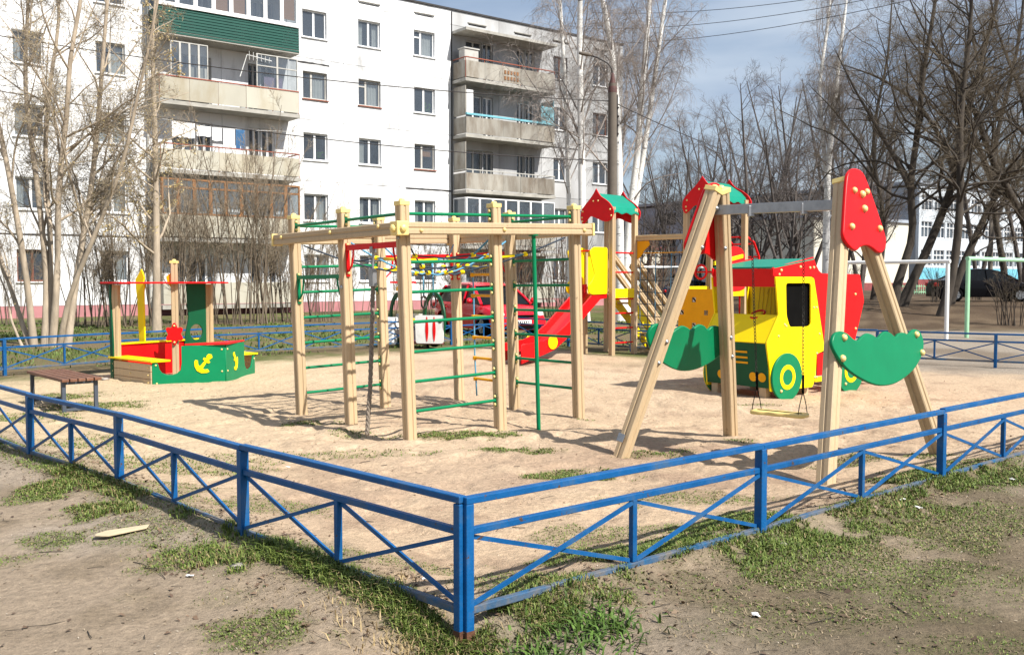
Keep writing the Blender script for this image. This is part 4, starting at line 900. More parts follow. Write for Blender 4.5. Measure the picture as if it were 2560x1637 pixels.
slab3('front_board', 'dgreen', (.155, y0, .14), (.155, y1, .14), (.085, y1, .695), (.085, y0, .695), (.022, 0, 0))
slab3('hood_board', 'yellow', (.075, y0, .70), (.075, y1, .70), (.305, y1, 1.04), (.305, y0, 1.04), (.02, 0, -.014))
slab3('roof_board', 'teal', (.235, -.0 + y0, 1.632), (.235, y1, 1.632), (1.05, y1, 1.748), (1.05, y0, 1.748), (0, 0, -.02))
slab3('visor_board', 'red', (.255, y0, 1.385), (.255, y1, 1.385), (.23, y1, 1.61), (.23, y0, 1.61), (.02, 0, 0))
b = MB(); b.box2((1.0, .36, .5), (1.022, y1, 1.40)); b.build('cab_back', M['yellow'], tr, bevel=.003)
slab3('roof_side_trim', 'yellow', (.23, TW - .06, 1.66), (.23, TW - .03, 1.66), (.80, TW - .03, 1.765), (.80, TW - .06, 1.765), (0, 0, .05))
slab3('bench_seat', 'red', (.62, y0, .42), (.62, y1, .42), (.98, y1, .42), (.98, y0, .42), (0, 0, .025))
fd = Vector((-.07, 0, .555)).normalized(); fn = Vector((-.99, 0, -.125)).normalized()
for y, z in ((.74, .265), (.235, .27), (.10, .27)):
    board('headlight', circle((y, 0), .058, 20), .008, M['orange'], tr, Vector((.155 + -.07 * (z - .14) / .555, 0, z)) + fn * .006, (0, 1, 0), fd, bevel=.001)
for z in (.44, .505, .575):
    board('grille_bar', [(.30, -.012), (.66, -.012), (.66, .012), (.30, .012)], .008, M['orange'], tr, Vector((.155 + -.07 * (z - .14) / .555, 0, z)) + fn * .006, (0, 1, 0), fd, bevel=.001)
for u in (.22, 1.0, 1.95):
    for y in (.12, .88):
        b = MB(); b.box2((u - .05, y - .05, -.2), (u + .05, y + .05, .14 if u < .5 else .5)); b.build('stub_leg', M['timber'], tr, bevel=.004)
b = MB(); b.lathe([(.10, 0), (.11, .012), (.10, .02), (.085, .02), (.08, .008), (.085, 0)], (.36, .35, 1.03), (-.5, 0, .86), 20); b.build('steering_wheel', M['red'], tr, True)
b = MB(); b.box2((2.0, .03, .66), (2.02, y1, 1.2)); b.build('tail_board', M['red'], tr)
b = MB(); b.prism([(2.02, .2, .62), (2.02, .8, .62), (2.75, .8, .03), (2.75, .2, .03)], (.02, 0, .03)); b.build('rear_slide', M['red'], tr)
for u, z in ((.33, .38), (.30, .78), (1.15, .78), (.42, .92), (.45, .90), (1.02, 1.12), (1.08, 1.12), (.30, 1.54), (1.10, .53), (1.06, .225), (1.10, .225)): bolt(tr, (u, -.012, z), (0, -1, 0), 1.0)
for u, z in ((.37, 1.59), (.76, 1.635), (.96, 1.625), (1.04, 1.63), (1.98, 1.28), (2.0, .82)): bolt(tr, (u, .013, z), (0, -1, 0), 1.2)
# marker scrawl on the yellow cab back
b = MB()
for pts in ([(.28, .22), (.26, .6), (.30, .66)], [(.36, .25), (.30, .58), (.34, .50)], [(.42, .2), (.38, .66), (.42, .62)], [(.2, .2), (.22, .62)], [(.48, .3), (.44, .64)]):
    q = [Vector((.994, .36 + p[0], .78 + p[1])) for p in pts]; b.tube(q, .0022, 4)
b.build('marker_scrawl', M['orangewood'], tr)
# ------------------------------------------------------------------ boat sandbox
bF, bB, bR, bL = Vector((-5.11, 13.58, 0)), Vector((-4.20, 14.02, 0)), Vector((-4.07, 15.11, 0)), Vector((-6.0, 14.36, 0)); bK = Vector((-5.0, 15.86, 0))
bo = Vector((-5.0, 14.7, 0))
boat = thing('boat_sandbox', 'wooden boat sandbox with green bow, yellow anchors and flat red roof', 'sandbox boat', bo)
def bl(p, z=0): return Vector((p.x - bo.x, p.y - bo.y, z))
for (a, c, nm) in ((bF, bL, 'plank'), (bR, bK, 'plank')):
    for i in range(3):
        b = MB(); b.bar(bl(a, .005 + .108 * i), bl(c, .005 + .108 * i), .04, .102); b.build('plank', M['timber'], boat, bevel=.004)
    o_ = (c - a).normalized(); nrm = Vector((o_.y, -o_.x, 0)); nrm = nrm if nrm.dot(a - bo) > 0 else -nrm
    for t in (.06, .5, .94):
        for i in range(3): bolt(boat, bl(a.lerp(c, t), .01 + .108 * i) + nrm * .021, nrm, .8)
    mid = (a + c) / 2 - nrm * .11
    b = MB(); d = (c - a).normalized() * ((c - a).length / 2 + .05); b.bar(bl(mid - d, .315), bl(mid + d, .315), .30, .026); b.build('seat', M['yellow'], boat, bevel=.005)
def bow(a, c, flip):
    u = (c - a).normalized(); Ln = (c - a).length; n = Vector((u.y, -u.x, 0))
    if flip: pts = [(0, -.12), (Ln, -.12), (Ln, .30), (Ln - .05, .30), (Ln - .10, .20), (Ln - .14, .12), (Ln - .24, .09), (Ln - .34, .10), (Ln - .40, .16), (Ln - .42, .28), (Ln - .42, .525), (0, .525)]
    else: pts = [(0, -.12), (Ln, -.12), (Ln, .525), (.40, .525), (.40, .28), (.385, .18), (.34, .135), (.27, .115), (.20, .12), (.135, .15), (.10, .20), (.085, .27), (.06, .30), (0, .305)]
    board('bow_board', pts, .026, M['green'], boat, bl(a), u, Zv)
    # anchor
    k = .62 if flip else 1.0; ox = Ln * .30 if flip else Ln * .69; oz = .26
    sh = [(-.11, .06), (-.125, .03), (-.12, -.04), (-.09, -.10), (-.03, -.135), (.05, -.135), (.085, -.115), (.06, -.08), (.02, -.085), (-.01, -.07), (.045, .015), (.075, .0), (.10, .02), (.075, .045), (.10, .065), (.13, .085), (.12, .13), (.075, .14), (.045, .11), (.05, .08), (.01, .09), (-.005, .06), (.02, .045), (-.045, -.035), (-.07, -.01), (-.075, .05)]
    board('anchor', [(ox + x * k * (-1 if flip else 1), oz + z) for x, z in sh], .012, M['yellow'], boat, bl(a) + n * .019, u, Zv, bevel=.002)
    for x, z in ((.06, .0), (.05, .26), (Ln - .05, .14), (Ln - .05, .46)) if not flip else ((.05, .14), (.05, .46), (Ln - .04, .24)): bolt(boat, bl(a) + u * x + Vector((0, 0, z)) + n * .013, n, .9)
bow(bF, bB, False); bow(bB, bR, True)
b = MB(); dk = [bl(bB.lerp(bF, .56), .53), bl(bB + (bB - bo).normalized() * .06, .53), bl(bB.lerp(bR, .66), .53)]
b.prism(dk, (0, 0, .025)); b.build('bow_deck', M['red'], boat, bevel=.004)
u = (bK - bL).normalized()
board('stern_board', [(0, -.1), ((bK - bL).length, -.1), ((bK - bL).length, .50), (.1, .50), (0, .45)], .026, M['red'], boat, bl(bL), u, Zv)
b = MB(); b.bar(bl(bL, .51), bl(bK, .51), .09, .02); b.build('stern_trim', M['yellow'], boat)
axb = ((bF + bR) / 2 - (bL + bK) / 2); axb.z = 0; axb.normalize()
for p in (bL + axb * .06 + u * .05, bK + axb * .06 - u * .04): timber(boat, bl(p, -.2), bl(p, 1.40), .10, None, (1, 0, 0))
rf = [bl(bL - u * .12 - axb * .10, 1.415), bl(bK + u * .12 - axb * .10, 1.415), bl(bK + u * .10 + axb * .42, 1.415), bl((bL + bK) / 2 + axb * .56, 1.415), bl(bL - u * .08 + axb * .42, 1.415)]
b = MB(); b.prism(rf[::1], (0, 0, .026)); b.build('roof', M['red'], boat, bevel=.004)
board('side_board', [(0, -.1), (.09, -.1), (.09, .5), (.07, .8), (.05, 1.2), (.06, 1.41), (0, 1.41)], .024, M['dgreen'], boat, bl(bL - u * .02), axb, Zv)
gb = smooth_outline([(0, -.1), (.42, -.1), (.44, .25), (.41, .60), (.35, .84), (.36, 1.0), (.37, 1.25), (.36, 1.41), (.18, 1.42), (0, 1.41), (0, .7)], 4)
board('porthole_board', [(-x, z) for x, z in gb], .024, M['dgreen'], boat, bl(bK - u * .10 + axb * .04), u, Zv, holes=[circle((-.20, .63), .125, 24)])  # dark green puts the roof's shade into this board's colour
mast = Vector((-5.21, 14.83, 0)); timber(boat, bl(mast, -.2), bl(mast, 1.73), .10, None, (1, .3, 0), 'mast'); cap(boat, bl(mast, 1.745))
wd = Vector((.18, -.98, 0)).normalized(); wu = Vector((.98, .18, 0))
fl = [((.118 + .022 * math.cos(6 * t)) * math.sin(t), (.145 + .03 * math.cos(6 * t)) * math.cos(t)) for t in [6.283 * i / 48 for i in range(48)]]
board('steering_wheel', fl, .026, M['red'], boat, bl(mast, .64) + wd * .075, wu, Zv, bevel=.005)
for z in (.155, -.155): bolt(boat, bl(mast, .64 + z * .82) + wd * .089, wd, 1.1)
sail = [(-.06, -.72), (.045, -.80), (.06, -.70), (.055, .2), (.075, .30), (.045, .36), (.07, .42), (.04, .50), (.0, .56), (-.13, .40), (-.125, .25), (-.10, .1), (-.09, -.3)]
sp = Vector((-5.78, 15.0, 0)); board('sail_board', sail, .024, M['yellow'], boat, bl(sp, 1.08), Vector((.86, -.5, 0)), Zv)
board('pennant', [(0, .08), (-.07, .02), (-.05, -.08), (0, -.14)], .02, M['orange'], boat, bl(mast, 1.50) - wu * .05, wu, Zv)
b = MB(); q = bl(bK.lerp(bR, .5).lerp(bo, .12), .31); b.box(q, (.55, .30, .026), .6); b.build('seat', M['yellow'], boat, bevel=.005)

# ------------------------------------------------------------------ bench
be = thing('bench', 'small brown slatted bench on thin blue grey steel legs by the left fence', 'bench', (-5.18, 11.03, 0), math.atan2(-.75, .66))
Lb, Wb, zb2 = 1.36, .43, .375
for i in range(5):
    b = MB(); y = -Wb / 2 + .045 + i * .086; b.box((0, y, zb2), (Lb, .074, .034)); b.build('slat', M['brownwood'], be, bevel=.005)
for x in (-.60, .60):
    b = MB()
    for y in (-.17, .17): b.box((x, y, .13), (.04, .04, .46))
    b.box((x, 0, .34), (.04, .299, .03)); b.box((x, 0, .045), (.03, .299, .03)); b.build('leg_frame', M['bench_steel'], be, bevel=.003)
b = MB(); b.box((0, 0, .045), (1.169, .03, .03)); b.build('stretcher', M['bench_steel'], be, bevel=.003)

# ------------------------------------------------------------------ slide complex
sl = thing('slide_complex', 'play complex with two red and teal roofed towers, red slide and climbing net', 'play complex', (1.94, 18.64, 0), R(45))
def tower(x0, y0, w, z_floor, z_eave, z_tip):
    for x in (x0, x0 + w):
        for y in (y0, y0 + w): timber(sl, (x, y, -.3), (x, y, z_eave + .12), .10, None, (0, 1, 0))
    b = MB(); b.box2((x0 + .02, y0 + .02, z_floor - .05), (x0 + w - .02, y0 + w - .02, z_floor)); b.build('floor', M['timber'], sl)
    for y in (y0, y0 + w):
        b = MB(); b.box2((x0 + .05, y - .04, z_floor - .08), (x0 + w - .05, y + .04, z_floor + .10)); b.build('floor_beam', M['yellow'], sl, bevel=.004)
    cy = y0 + w / 2; hw = w / 2 + .10; H_ = z_tip - z_eave
    GP_ = [(0, 0), (.05, -.075), (.125, -.158), (.24, -.225), (.347, -.305), (.42, -.40), (.44, -.48), (.40, -.59), (.30, -.648), (.18, -.64), (.07, -.60), (-.124, -.535), (-.22, -.60), (-.32, -.675), (-.375, -.62), (-.395, -.53), (-.375, -.42), (-.32, -.345), (-.22, -.25), (-.124, -.16), (-.05, -.075)]
    g = [(0, H_)] + [(-x * 1.0 * (w / .70), H_ + z) for x, z in smooth_outline(GP_, 4)[3:-2]]
    for x in (x0 - .068, x0 + w + .068):
        board('gable', g, .024, M['red'], sl, (x, cy, z_eave), (0, 1, 0), Zv, bevel=.005)
        d = -1 if x < x0 else 1
        for a, c in ((.06, H_ - .24), (-.06, H_ - .24), (.33, H_ - .43), (.35, H_ - .55), (-.36, H_ - .42), (-.39, H_ - .54), (.34, H_ - .62)): bolt(sl, (x + d * .013, cy + a, z_eave + c), (d, 0, 0), 1.2)
    for s in (-1, 1):                         # two roof sheets with a wavy eave, curved like the gable
        prof_ = [(0.0, H_ - .09), (.06, H_ - .13), (.16, H_ - .20), (.28, H_ - .275), (.37, H_ - .37), (.415, H_ - .47)]
        b = MB(); nx_ = 14; xs = [x0 - .05 + (w + .1) * i / nx_ for i in range(nx_ + 1)]
        for t in range(len(prof_) - 1):
            for i in range(nx_):
                def pt(k, xi, th): 
                    wv = .018 * math.sin(xs[xi] * 22) if k == len(prof_) - 1 else 0
                    return (xs[xi], cy + s * prof_[k][0], z_eave + prof_[k][1] + wv + th)
                b.add([pt(t, i, 0), pt(t, i + 1, 0), pt(t + 1, i + 1, 0), pt(t + 1, i, 0)], [(0, 1, 2, 3)])
                b.add([pt(t, i, -.018), pt(t, i + 1, -.018), pt(t + 1, i + 1, -.018), pt(t + 1, i, -.018)], [(3, 2, 1, 0)])
        for i in range(nx_): b.add([(xs[i], cy + s * prof_[-1][0], z_eave + prof_[-1][1] + .018 * math.sin(xs[i] * 22) - .018), (xs[i + 1], cy + s * prof_[-1][0], z_eave + prof_[-1][1] + .018 * math.sin(xs[i + 1] * 22) - .018), (xs[i + 1], cy + s * prof_[-1][0], z_eave + prof_[-1][1] + .018 * math.sin(xs[i + 1] * 22)), (xs[i], cy + s * prof_[-1][0], z_eave + prof_[-1][1] + .018 * math.sin(xs[i] * 22))], [(0, 1, 2, 3)])
        b.build('roof_sheet', M['teal'], sl)
tower(0, 0, .70, 1.20, 2.76, 3.25)
tower(.72, -2.0, .78, 1.25, 2.86, 3.40)
def rod(p0, p1, m='red', r=.016, name='rung'):
    b = MB(); b.tube([p0, p1], r, 8); return b.build(name, M[m], sl, True, angle=40)
for z in (.24, .53, .82, 1.10, 1.62, 2.0):
    rod((.05, 0, z), (.65, 0, z))
    for z_ in (-.03, .03): bolt(sl, (.645, -.0, z + z_), (-1, 0, 0), .8); 
# slide
yc, hw = .35, .235
P = [(-.05, 1.22), (-.25, 1.20), (-.55, .98), (-.9, .72), (-1.25, .46), (-1.55, .29), (-1.85, .21), (-2.15, .20), (-2.42, .20)]
b = MB(); n_ = len(P)
for i in range(n_ - 1):
    for s in (0,):
        (x0, z0), (x1, z1) = P[i], P[i + 1]
        b.add([(x0, yc - hw, z0), (x0, yc + hw, z0), (x1, yc + hw, z1), (x1, yc - hw, z1), (x0, yc - hw, z0 - .02), (x0, yc + hw, z0 - .02), (x1, yc + hw, z1 - .02), (x1, yc - hw, z1 - .02)], [(0, 1, 2, 3), (7, 6, 5, 4)])
b.build('chute', M['slide'], sl, True)
for y in (yc - hw - .02, yc + hw + .02):
    up = [(x, z + (.17 if x > -1.6 else .17 - .05 * (-1.6 - x))) for x, z in P]; lo = [(x, z - .10 if i < n_ - 2 else (-.02 if i == n_ - 1 else .05)) for i, (x, z) in enumerate(P)]
    board('chute_side', up + lo[::-1], .03, M['red'], sl, (0, y, 0), X, Zv, bevel=.006)
for y, d in ((yc - hw - .02, -1), (yc + hw + .02, 1)):
    board('side_disc', circle((-1.62, .33), .125, 24), .02, M['yellow'], sl, (0, y + d * .027, 0), X, Zv, bevel=.003)
for y in (yc - hw - .045, yc + hw + .045):
    gbd = round_poly([(-.07, 1.20), (-.07, 2.10), (-.48, 2.10), (-.60, 2.02), (-.52, 1.78), (-.44, 1.58), (-.54, 1.44), (-.64, 1.36), (-.62, 1.24), (-.52, 1.19)], .05, 3)
    board('entry_board', gbd, .026, M['yellow'], sl, (0, y, 0), X, Zv, bevel=.005)
b = MB(); b.box2((-.02, .05, 1.30), (.02, .65, 2.05)); 
rod((-.2, yc - hw - .03, 2.04), (-.2, yc + hw + .03, 2.04), 'red', .016, 'grab_bar')
board('side_panel', round_poly([(0, 1.3), (.6, 1.3), (.6, 2.05), (0, 2.05)], .05, 3), .024, M['yellow'], sl, (.05, .72, 0), X, Zv)
# stairs behind tower one: stringers, treads, doubled handrails
for y in (.10, .60):
    for dz in (0, -.26): timber(sl, (.72, y, 2.02 + dz), (2.35, y, .62 + dz), .075, .10, (0, 0, 1), 'handrail')
    board('stringer', [(.72, 1.22), (.72, .98), (1.9, -.05), (2.15, -.05)], .03, M['yellow'], sl, (0, y + (.06 if y < .3 else -.06), 0), X, Zv)
    timber(sl, (2.2, y, -.2), (2.2, y, .75), .08, None, (0, 1, 0))
for i in range(5):
    b = MB(); b.box((.92 + i * .25, .35, 1.0 - i * .215), (.20, .40, .035)); b.build('tread', M['timber'], sl, bevel=.004)
# bridge beam, brace, climbing net between the towers
timber(sl, (.72, -.05, 2.30), (.72, -1.17, 2.30), .10, .10, (0, 0, 1), 'beam')
board('brace', [(-.06, 2.24), (-.34, 2.24), (-.36, 2.16), (-.22, 2.05), (-.14, 1.92), (-.06, 1.88)], .03, M['orange'], sl, (.72, 0, 0), (0, 1, 0), Zv)
for i in range(6):
    y = -.14 - i * .185; b = MB(); b.tube([(.72, y, 2.0), (.70, y, 1.2), (.72, y, .15)], .0085, 5); b.build('net_rope', M['darkrope' if i % 2 else 'bluerope'], sl, True)
for k in range(8):
    z = .30 + k * .235; b = MB(); b.tube([(.72, -.06, z), (.71, -.6, z - .02), (.72, -1.15, z)], .0085, 5); b.build('net_rope', M['darkrope'], sl, True)
b = MB(); b.tube([(.72, -.06, 2.0), (.72, -1.15, 2.0)], .009, 5)
for i in range(6): b.lathe([(0, -.02), (.018, 0), (0, .02)], (.72, -.14 - i * .185, 2.0), k=6)
b.build('net_top', M['orange'], sl, True)
# yellow play panel with square holes on tower two
hp = [[(a - .045, c - .045), (a + .045, c - .045), (a + .045, c + .045), (a - .045, c + .045)] for a, c in ((-1.45, 1.10), (-1.18, .86), (-1.45, .62), (-1.72, .86))]
board('play_panel', [(-1.98, .46), (-1.10, .46), (-1.10, 1.30), (-1.98, 1.30)], .026, M['orange'], sl, (.655, 0, 0), (0, 1, 0), Zv, holes=hp)
for a, c in ((-1.45, 1.10), (-1.18, .86), (-1.45, .62)):
    b = MB(); b.box((.68, a, c), (.012, .085, .085)); b.build('game_tile', M['white'], sl)
    b = MB(); b.bar((.668, a - .03, c - .03), (.668, a + .03, c + .03), .01, .022); b.build('game_mark', M['black'], sl)
board('red_panel', smooth_outline([(0, 1.3), (.62, 1.3), (.66, 1.65), (.6, 2.0), (.31, 2.1), (.02, 2.0), (-.04, 1.65)], 4), .024, M['red'], sl, (.80, -2.04, 0), X, Zv)
rod((.72, -1.25, 1.62), (.72, -1.95, 1.62)); rod((.78, -1.22, 2.1), (1.44, -1.22, 2.1))
# curved red ladder on the right of tower two
for y in (-1.90, -1.40):
    pts = [(1.50, y, 2.28), (1.75, y, 2.30), (2.0, y, 2.20), (2.18, y, 1.95), (2.28, y, 1.6), (2.33, y, 1.1), (2.35, y, .5), (2.35, y, -.1)]
    b = MB(); b.tube(pts, .024, 8); b.build('arch_rail', M['red'], sl, True)
for p in ((1.78, 2.30), (2.02, 2.17), (2.19, 1.92), (2.28, 1.62), (2.32, 1.3), (2.34, .98), (2.35, .66), (2.35, .34)): rod((p[0], -1.90, p[1]), (p[0], -1.40, p[1]))
b = MB(); b.lathe([(.14, 0), (.15, .015), (.14, .03), (.11, .03), (.105, 0), (.14, 0)], (.66, -1.6, 1.62), (-1, 0, 0), 20); b.build('game_wheel', M['red'], sl, True)

# ------------------------------------------------------------------ spring rider shaped like a little vehicle
sr = thing('spring_rider', 'small white spring rider with green round frames and yellow seats', 'spring rider', (-2.05, 20.9, 0), R(-12))
for x in (-.40, .38):
    out = [(.56 * math.cos(t), .62 + .60 * math.sin(t)) for t in [6.283 * i / 40 for i in range(40)]]; inn = [(.43 * math.cos(t), .66 + .46 * math.sin(t)) for t in [6.283 * i / 36 for i in range(36)]]
    board('round_frame', out, .04, M['dgreen'], sr, (x, -.05, 0), Vector((-.67, .745, 0)), Zv, holes=[inn], bevel=.005)
sd = Vector((1, 0, 0))
for y in (-.43, .43):
    xo = .36 if y < 0 else -.36
    board('side_panel', round_poly([(-.27, .12), (.34, .12), (.36, .72), (-.29, .72)], .05, 3), .03, M['white'], sr, (xo, y, 0), sd, Zv)
    for a in (-.02, .14):
        board('red_stripe', smooth_outline([(a - .035, .42), (a, .16), (a + .035, .42), (a, .70)], 5), .008, M['red'], sr, (xo, y - .019 if y < 0 else y + .019, 0), sd, Zv, bevel=.001)
    board('porthole', circle((.27, .60), .045, 16), .008, M['iron'], sr, (xo, y - .019 if y < 0 else y + .019, 0), sd, Zv, bevel=.001)
b = MB(); b.box2((-.72, -.32, .10), (-.45, .10, .66)); b.build('nose', M['white'], sr, bevel=.03)
b = MB(); b.prism([(-.02, -.40, .10), (.70, -.40, .10), (.02, .40, .10), (-.70, .40, .10)], (0, 0, .05)); b.build('floor', M['brick'], sr)
b = MB(); b.box2((-.62, -.26, 1.20), (.30, .26, 1.235)); b.build('roof', M['white'], sr, bevel=.004)
b = MB(); b.lathe([(.14, 0), (.13, .08), (.08, .14), (0, .16)], (-.35, 0, 1.236), k=14); b.build('beacon', M['orange'], sr, True)
b = MB(); b.box2((-.62, -.05, 1.40), (-.05, .05, 1.44)); b.build('top_blade', M['red'], sr)
b = MB(); b.box2((-.25, -.30, .60), (.2, .30, .63)); b.build('seat', M['yellow'], sr, bevel=.005)
for x in (-.18, .18):
    b = MB(); b.tube([(x + .07 * math.cos(i * .7), .07 * math.sin(i * .7), -.06 + i * .0045) for i in range(36)], .013, 6); b.build('spring', M['iron'], sr, True)

# ------------------------------------------------------------------ goals
def goal(name, label, p, q, h, m, r=.05, depth=None):
    g_ = thing(name, label, 'goal', (p[0], p[1], gz(*p)), 0, 'small football goal frames')
    a, c = Vector((0, 0, 0)), Vector((q[0] - p[0], q[1] - p[1], 0))
    for e in (a, c):
        b = MB(); b.tube([e + Vector((0, 0, -.3)), e + Vector((0, 0, h))], r, 10); b.build('goal_post', M[m], g_, True, angle=40)
    b = MB(); d = (c - a).normalized(); b.tube([a + Vector((0, 0, h)) - d * .06, c + Vector((0, 0, h)) + d * .06], r, 10); b.build('crossbar', M[m], g_, True, angle=40)
    if depth:
        dv = Vector(depth)
        for e in (a, c):
            b = MB(); b.tube([e + Vector((0, 0, h - .02)), e + dv * .4 + Vector((0, 0, h - .1)), e + dv + Vector((0, 0, 0))], r * .55, 6); b.build('stay', M[m], g_, True)
    return g_
goal('goal_frame', 'white goal frame standing right of the swing on the yard', (10.72, 23.66), (8.9, 25.6), 1.93, 'white')
goal('goal_frame', 'pale green goal frame at the right edge before the black car', (11.62, 24.5), (14.75, 27.2), 2.02, 'palegreen', .055)
goal('goal_frame', 'white goal crossbar seen beyond the climbing net and towers', (5.2, 40), (8.35, 41.0), 2.0, 'white', .06)

# ------------------------------------------------------------------ cars
def smooth_prof(pts, n): 
    xs = np.array([p[0] for p in pts]); zs = np.array([p[1] for p in pts]); return lambda x: float(np.interp(x, xs, zs))
def car(name, label, loc, rz, paint, kind='hatch'):
    c = thing(name, label, 'car', loc, rz); Lh = 2.0 if kind == 'hatch' else 2.25
    pm = mat(name + '_paint', paint, 0.25 if max(paint) > .1 else 0.07, 0.03, 2, coat=0.3 if max(paint) > .1 else 0.0, spec=.35 if max(paint) > .1 else .05)
    if kind == 'hatch':
        belt = smooth_prof([(-2.0, .86), (-1.7, .95), (-.5, .93), (.85, .90), (1.35, .83), (1.8, .70), (2.0, .58)], 0); low = .22
        roof = [(-1.95, .90), (-1.72, 1.18), (-1.45, 1.40), (-.8, 1.47), (.0, 1.46), (.35, 1.38), (.8, 1.12), (1.12, .90)]
    else:
        belt = smooth_prof([(-2.25, .80), (-2.1, .95), (-1.5, .98), (-.5, .95), (.9, .92), (1.5, .84), (2.05, .70), (2.25, .55)], 0); low = .22
        roof = [(-1.72, .99), (-1.25, 1.22), (-.85, 1.38), (-.3, 1.44), (.2, 1.42), (.55, 1.33), (.95, 1.12), (1.3, .92)]
    n = 36; xs = [-Lh + 2 * Lh * i / n for i in range(n + 1)]; W = .84
    def wid(x):
        t = abs(x) / Lh; return W * (1 - .16 * max(0, (t - .55) / .45) ** 2.2)
    wx = (-1.28, 1.28) if kind == 'hatch' else (-1.38, 1.33)
    def arch(x):
        for w in wx:
            if abs(x - w) < .37: return .30 + math.sqrt(max(0, .37 ** 2 - (x - w) ** 2)) * 1.0
        return low
    b = MB(); ring = []
    for x in xs:
        w = wid(x); zb_ = belt(x); lo = arch(x); endk = .06 if abs(abs(x) - Lh) < 1e-6 else 0
        mid = max(lo + .01, .52)
        ring.append([(x, s * y, z) for s, y, z in ((-1, w * .92, lo), (-1, w, min(mid, zb_ - .12)), (-1, w * .985, zb_ - .10), (-1, w * .90, zb_), (-1, w * .45, zb_ + .035), (1, w * .45, zb_ + .035), (1, w * .90, zb_), (1, w * .985, zb_ - .10), (1, w, min(mid, zb_ - .12)), (1, w * .92, lo))])
    k = 10; b.add([p for r_ in ring for p in r_], [(i * k + j, i * k + (j + 1) % k, (i + 1) * k + (j + 1) % k, (i + 1) * k + j) for i in range(n) for j in range(k)] + [tuple(range(k - 1, -1, -1)), tuple(n * k + j for j in range(k))])
    b.build('body', pm, c, True, angle=38)
    # greenhouse (glass), then painted roof and pillars a little proud of it
    g = MB(); rs = []
    for x, z in roof:
        w0 = wid(x) * .88; w1 = w0 - (z - belt(x)) * .34; rs.append([(x, -w0, belt(x) - .01), (x, -w1, z), (x, w1, z), (x, w0, belt(x) - .01)])
    g.add([p for r_ in rs for p in r_], [(i * 4 + j, i * 4 + j + 1, (i + 1) * 4 + j + 1, (i + 1) * 4 + j) for i in range(len(rs) - 1) for j in range(3)])
    g.build('windows', M['glassdark'], c, False)
    top = [i for i, (x, z) in enumerate(roof) if z > 1.32]
    b = MB(); pr = [rs[i] for i in range(top[0], top[-1] + 1)]
    vs = []
    for r_ in pr: vs += [(r_[1][0], r_[1][1] * 1.03, r_[1][2] - .035), (r_[1][0], r_[1][1] * .93, r_[1][2] + .025), (r_[1][0], 0, r_[1][2] + .045), (r_[2][0], r_[2][1] * .93, r_[2][2] + .025), (r_[2][0], r_[2][1] * 1.03, r_[2][2] - .035)]
    b.add(vs, [(i * 5 + j, i * 5 + j + 1, (i + 1) * 5 + j + 1, (i + 1) * 5 + j) for i in range(len(pr) - 1) for j in range(4)])
    b.build('roof', pm, c, True)
    for s in (0, 3):
        t = 1 if s == 0 else 2; sg = -1 if s == 0 else 1
        o = Vector((0, sg * .012, .008))
        for seq in (range(0, top[0] + 1), range(top[-1], len(rs))):
            b = MB()
            for i in list(seq)[:-1]: b.bar(Vector(rs[i][t]) + o, Vector(rs[i + 1][t]) + o, .07, .05)
            b.build('pillar', pm, c)
        bx = .05 if kind == 'hatch' else -.05
        b = MB(); w0 = wid(bx) * .88; b.bar((bx, sg * (w0 + .01), .9), (bx - .03, sg * (w0 - .5 * .34 + .015), 1.42), .03, .08); b.build('pillar', pm, c)
    for i, w in enumerate(wx):
        for s in (-1, 1):
            t = MB(); t.lathe([(.20, -.09), (.29, -.10), (.315, -.05), (.315, .05), (.29, .10), (.20, .09)], (w, s * (W - .10), .31), (0, s, 0), 20); wh = t.build('wheel', M['black'], c, True)
            r_ = MB(); r_.lathe([(.20, .05), (.19, .075), (.06, .06), (.05, .085), (0, .085)], (w, s * (W - .10), .31), (0, s, 0), 20)
            for q in range(7):
                a = q * 6.283 / 7; cc = Vector((w, s * (W - .10 + .08), .31)); r_.bar(cc + Vector((math.cos(a) * .05, 0, math.sin(a) * .05)), cc + Vector((math.cos(a) * .19, 0, math.sin(a) * .19)), .045, .02, (0, 1, 0))
            r_.build('rim', M['steel'], wh, False)
    for s in (-1, 1):
        b = MB(); b.lathe([(0, -.02), (.12, 0), (.13, .06), (.07, .10), (0, .11)], (Lh - .16, s * .58, belt(Lh - .25) - .09), (.85, s * .4, .25), 12); b.build('headlight', M['white'], c, True)
        b = MB(); b.box((-Lh + .06, s * .66, belt(-Lh) - .03), (.16, .24, .17)); b.build('taillight', M['red'], c, bevel=.03)
        b = MB(); b.lathe([(0, -.07), (.075, -.05), (.085, 0), (.06, .06), (0, .08)], (.85, s * .96, 1.0), (-1, 0, 0), 10); b.build('mirror', pm, c, True)
        for x in (.02, -.85):
            b = MB(); b.box((x - .1, s * (W + .006), .80), (.16, .03, .03)); b.build('door_handle', pm, c, bevel=.008)
        for x in (.95, -.03, -.95):
            b = MB(); b.box2((x - .005, s * (W - .012), .36), (x + .005, s * (W + .004), .86)); b.build('door_gap', M['black'], c)
    b = MB(); b.box((Lh - .015, 0, .60), (.06, .80, .07)); b.build('grille', M['black'], c, bevel=.01)
    b = MB(); b.box((Lh - .0, 0, .30), (.06, 1.0, .10)); b.build('air_intake', M['black'], c)
    b = MB(); b.box((Lh + .025, 0, .44), (.012, .52, .115)); pl_ = b.build('number_plate', M['white'], c)
    b = MB()
    for i in range(7): b.box((Lh + .0325, -.19 + i * .06, .44), (.002, .034 if i % 3 else .02, .05))
    b.build('plate_characters', M['iron'], pl_)
    b = MB(); b.box2((-Lh + .35, -.62, .20), (Lh - .3, .62, .34)); b.build('underbody', M['black'], c)
    return c
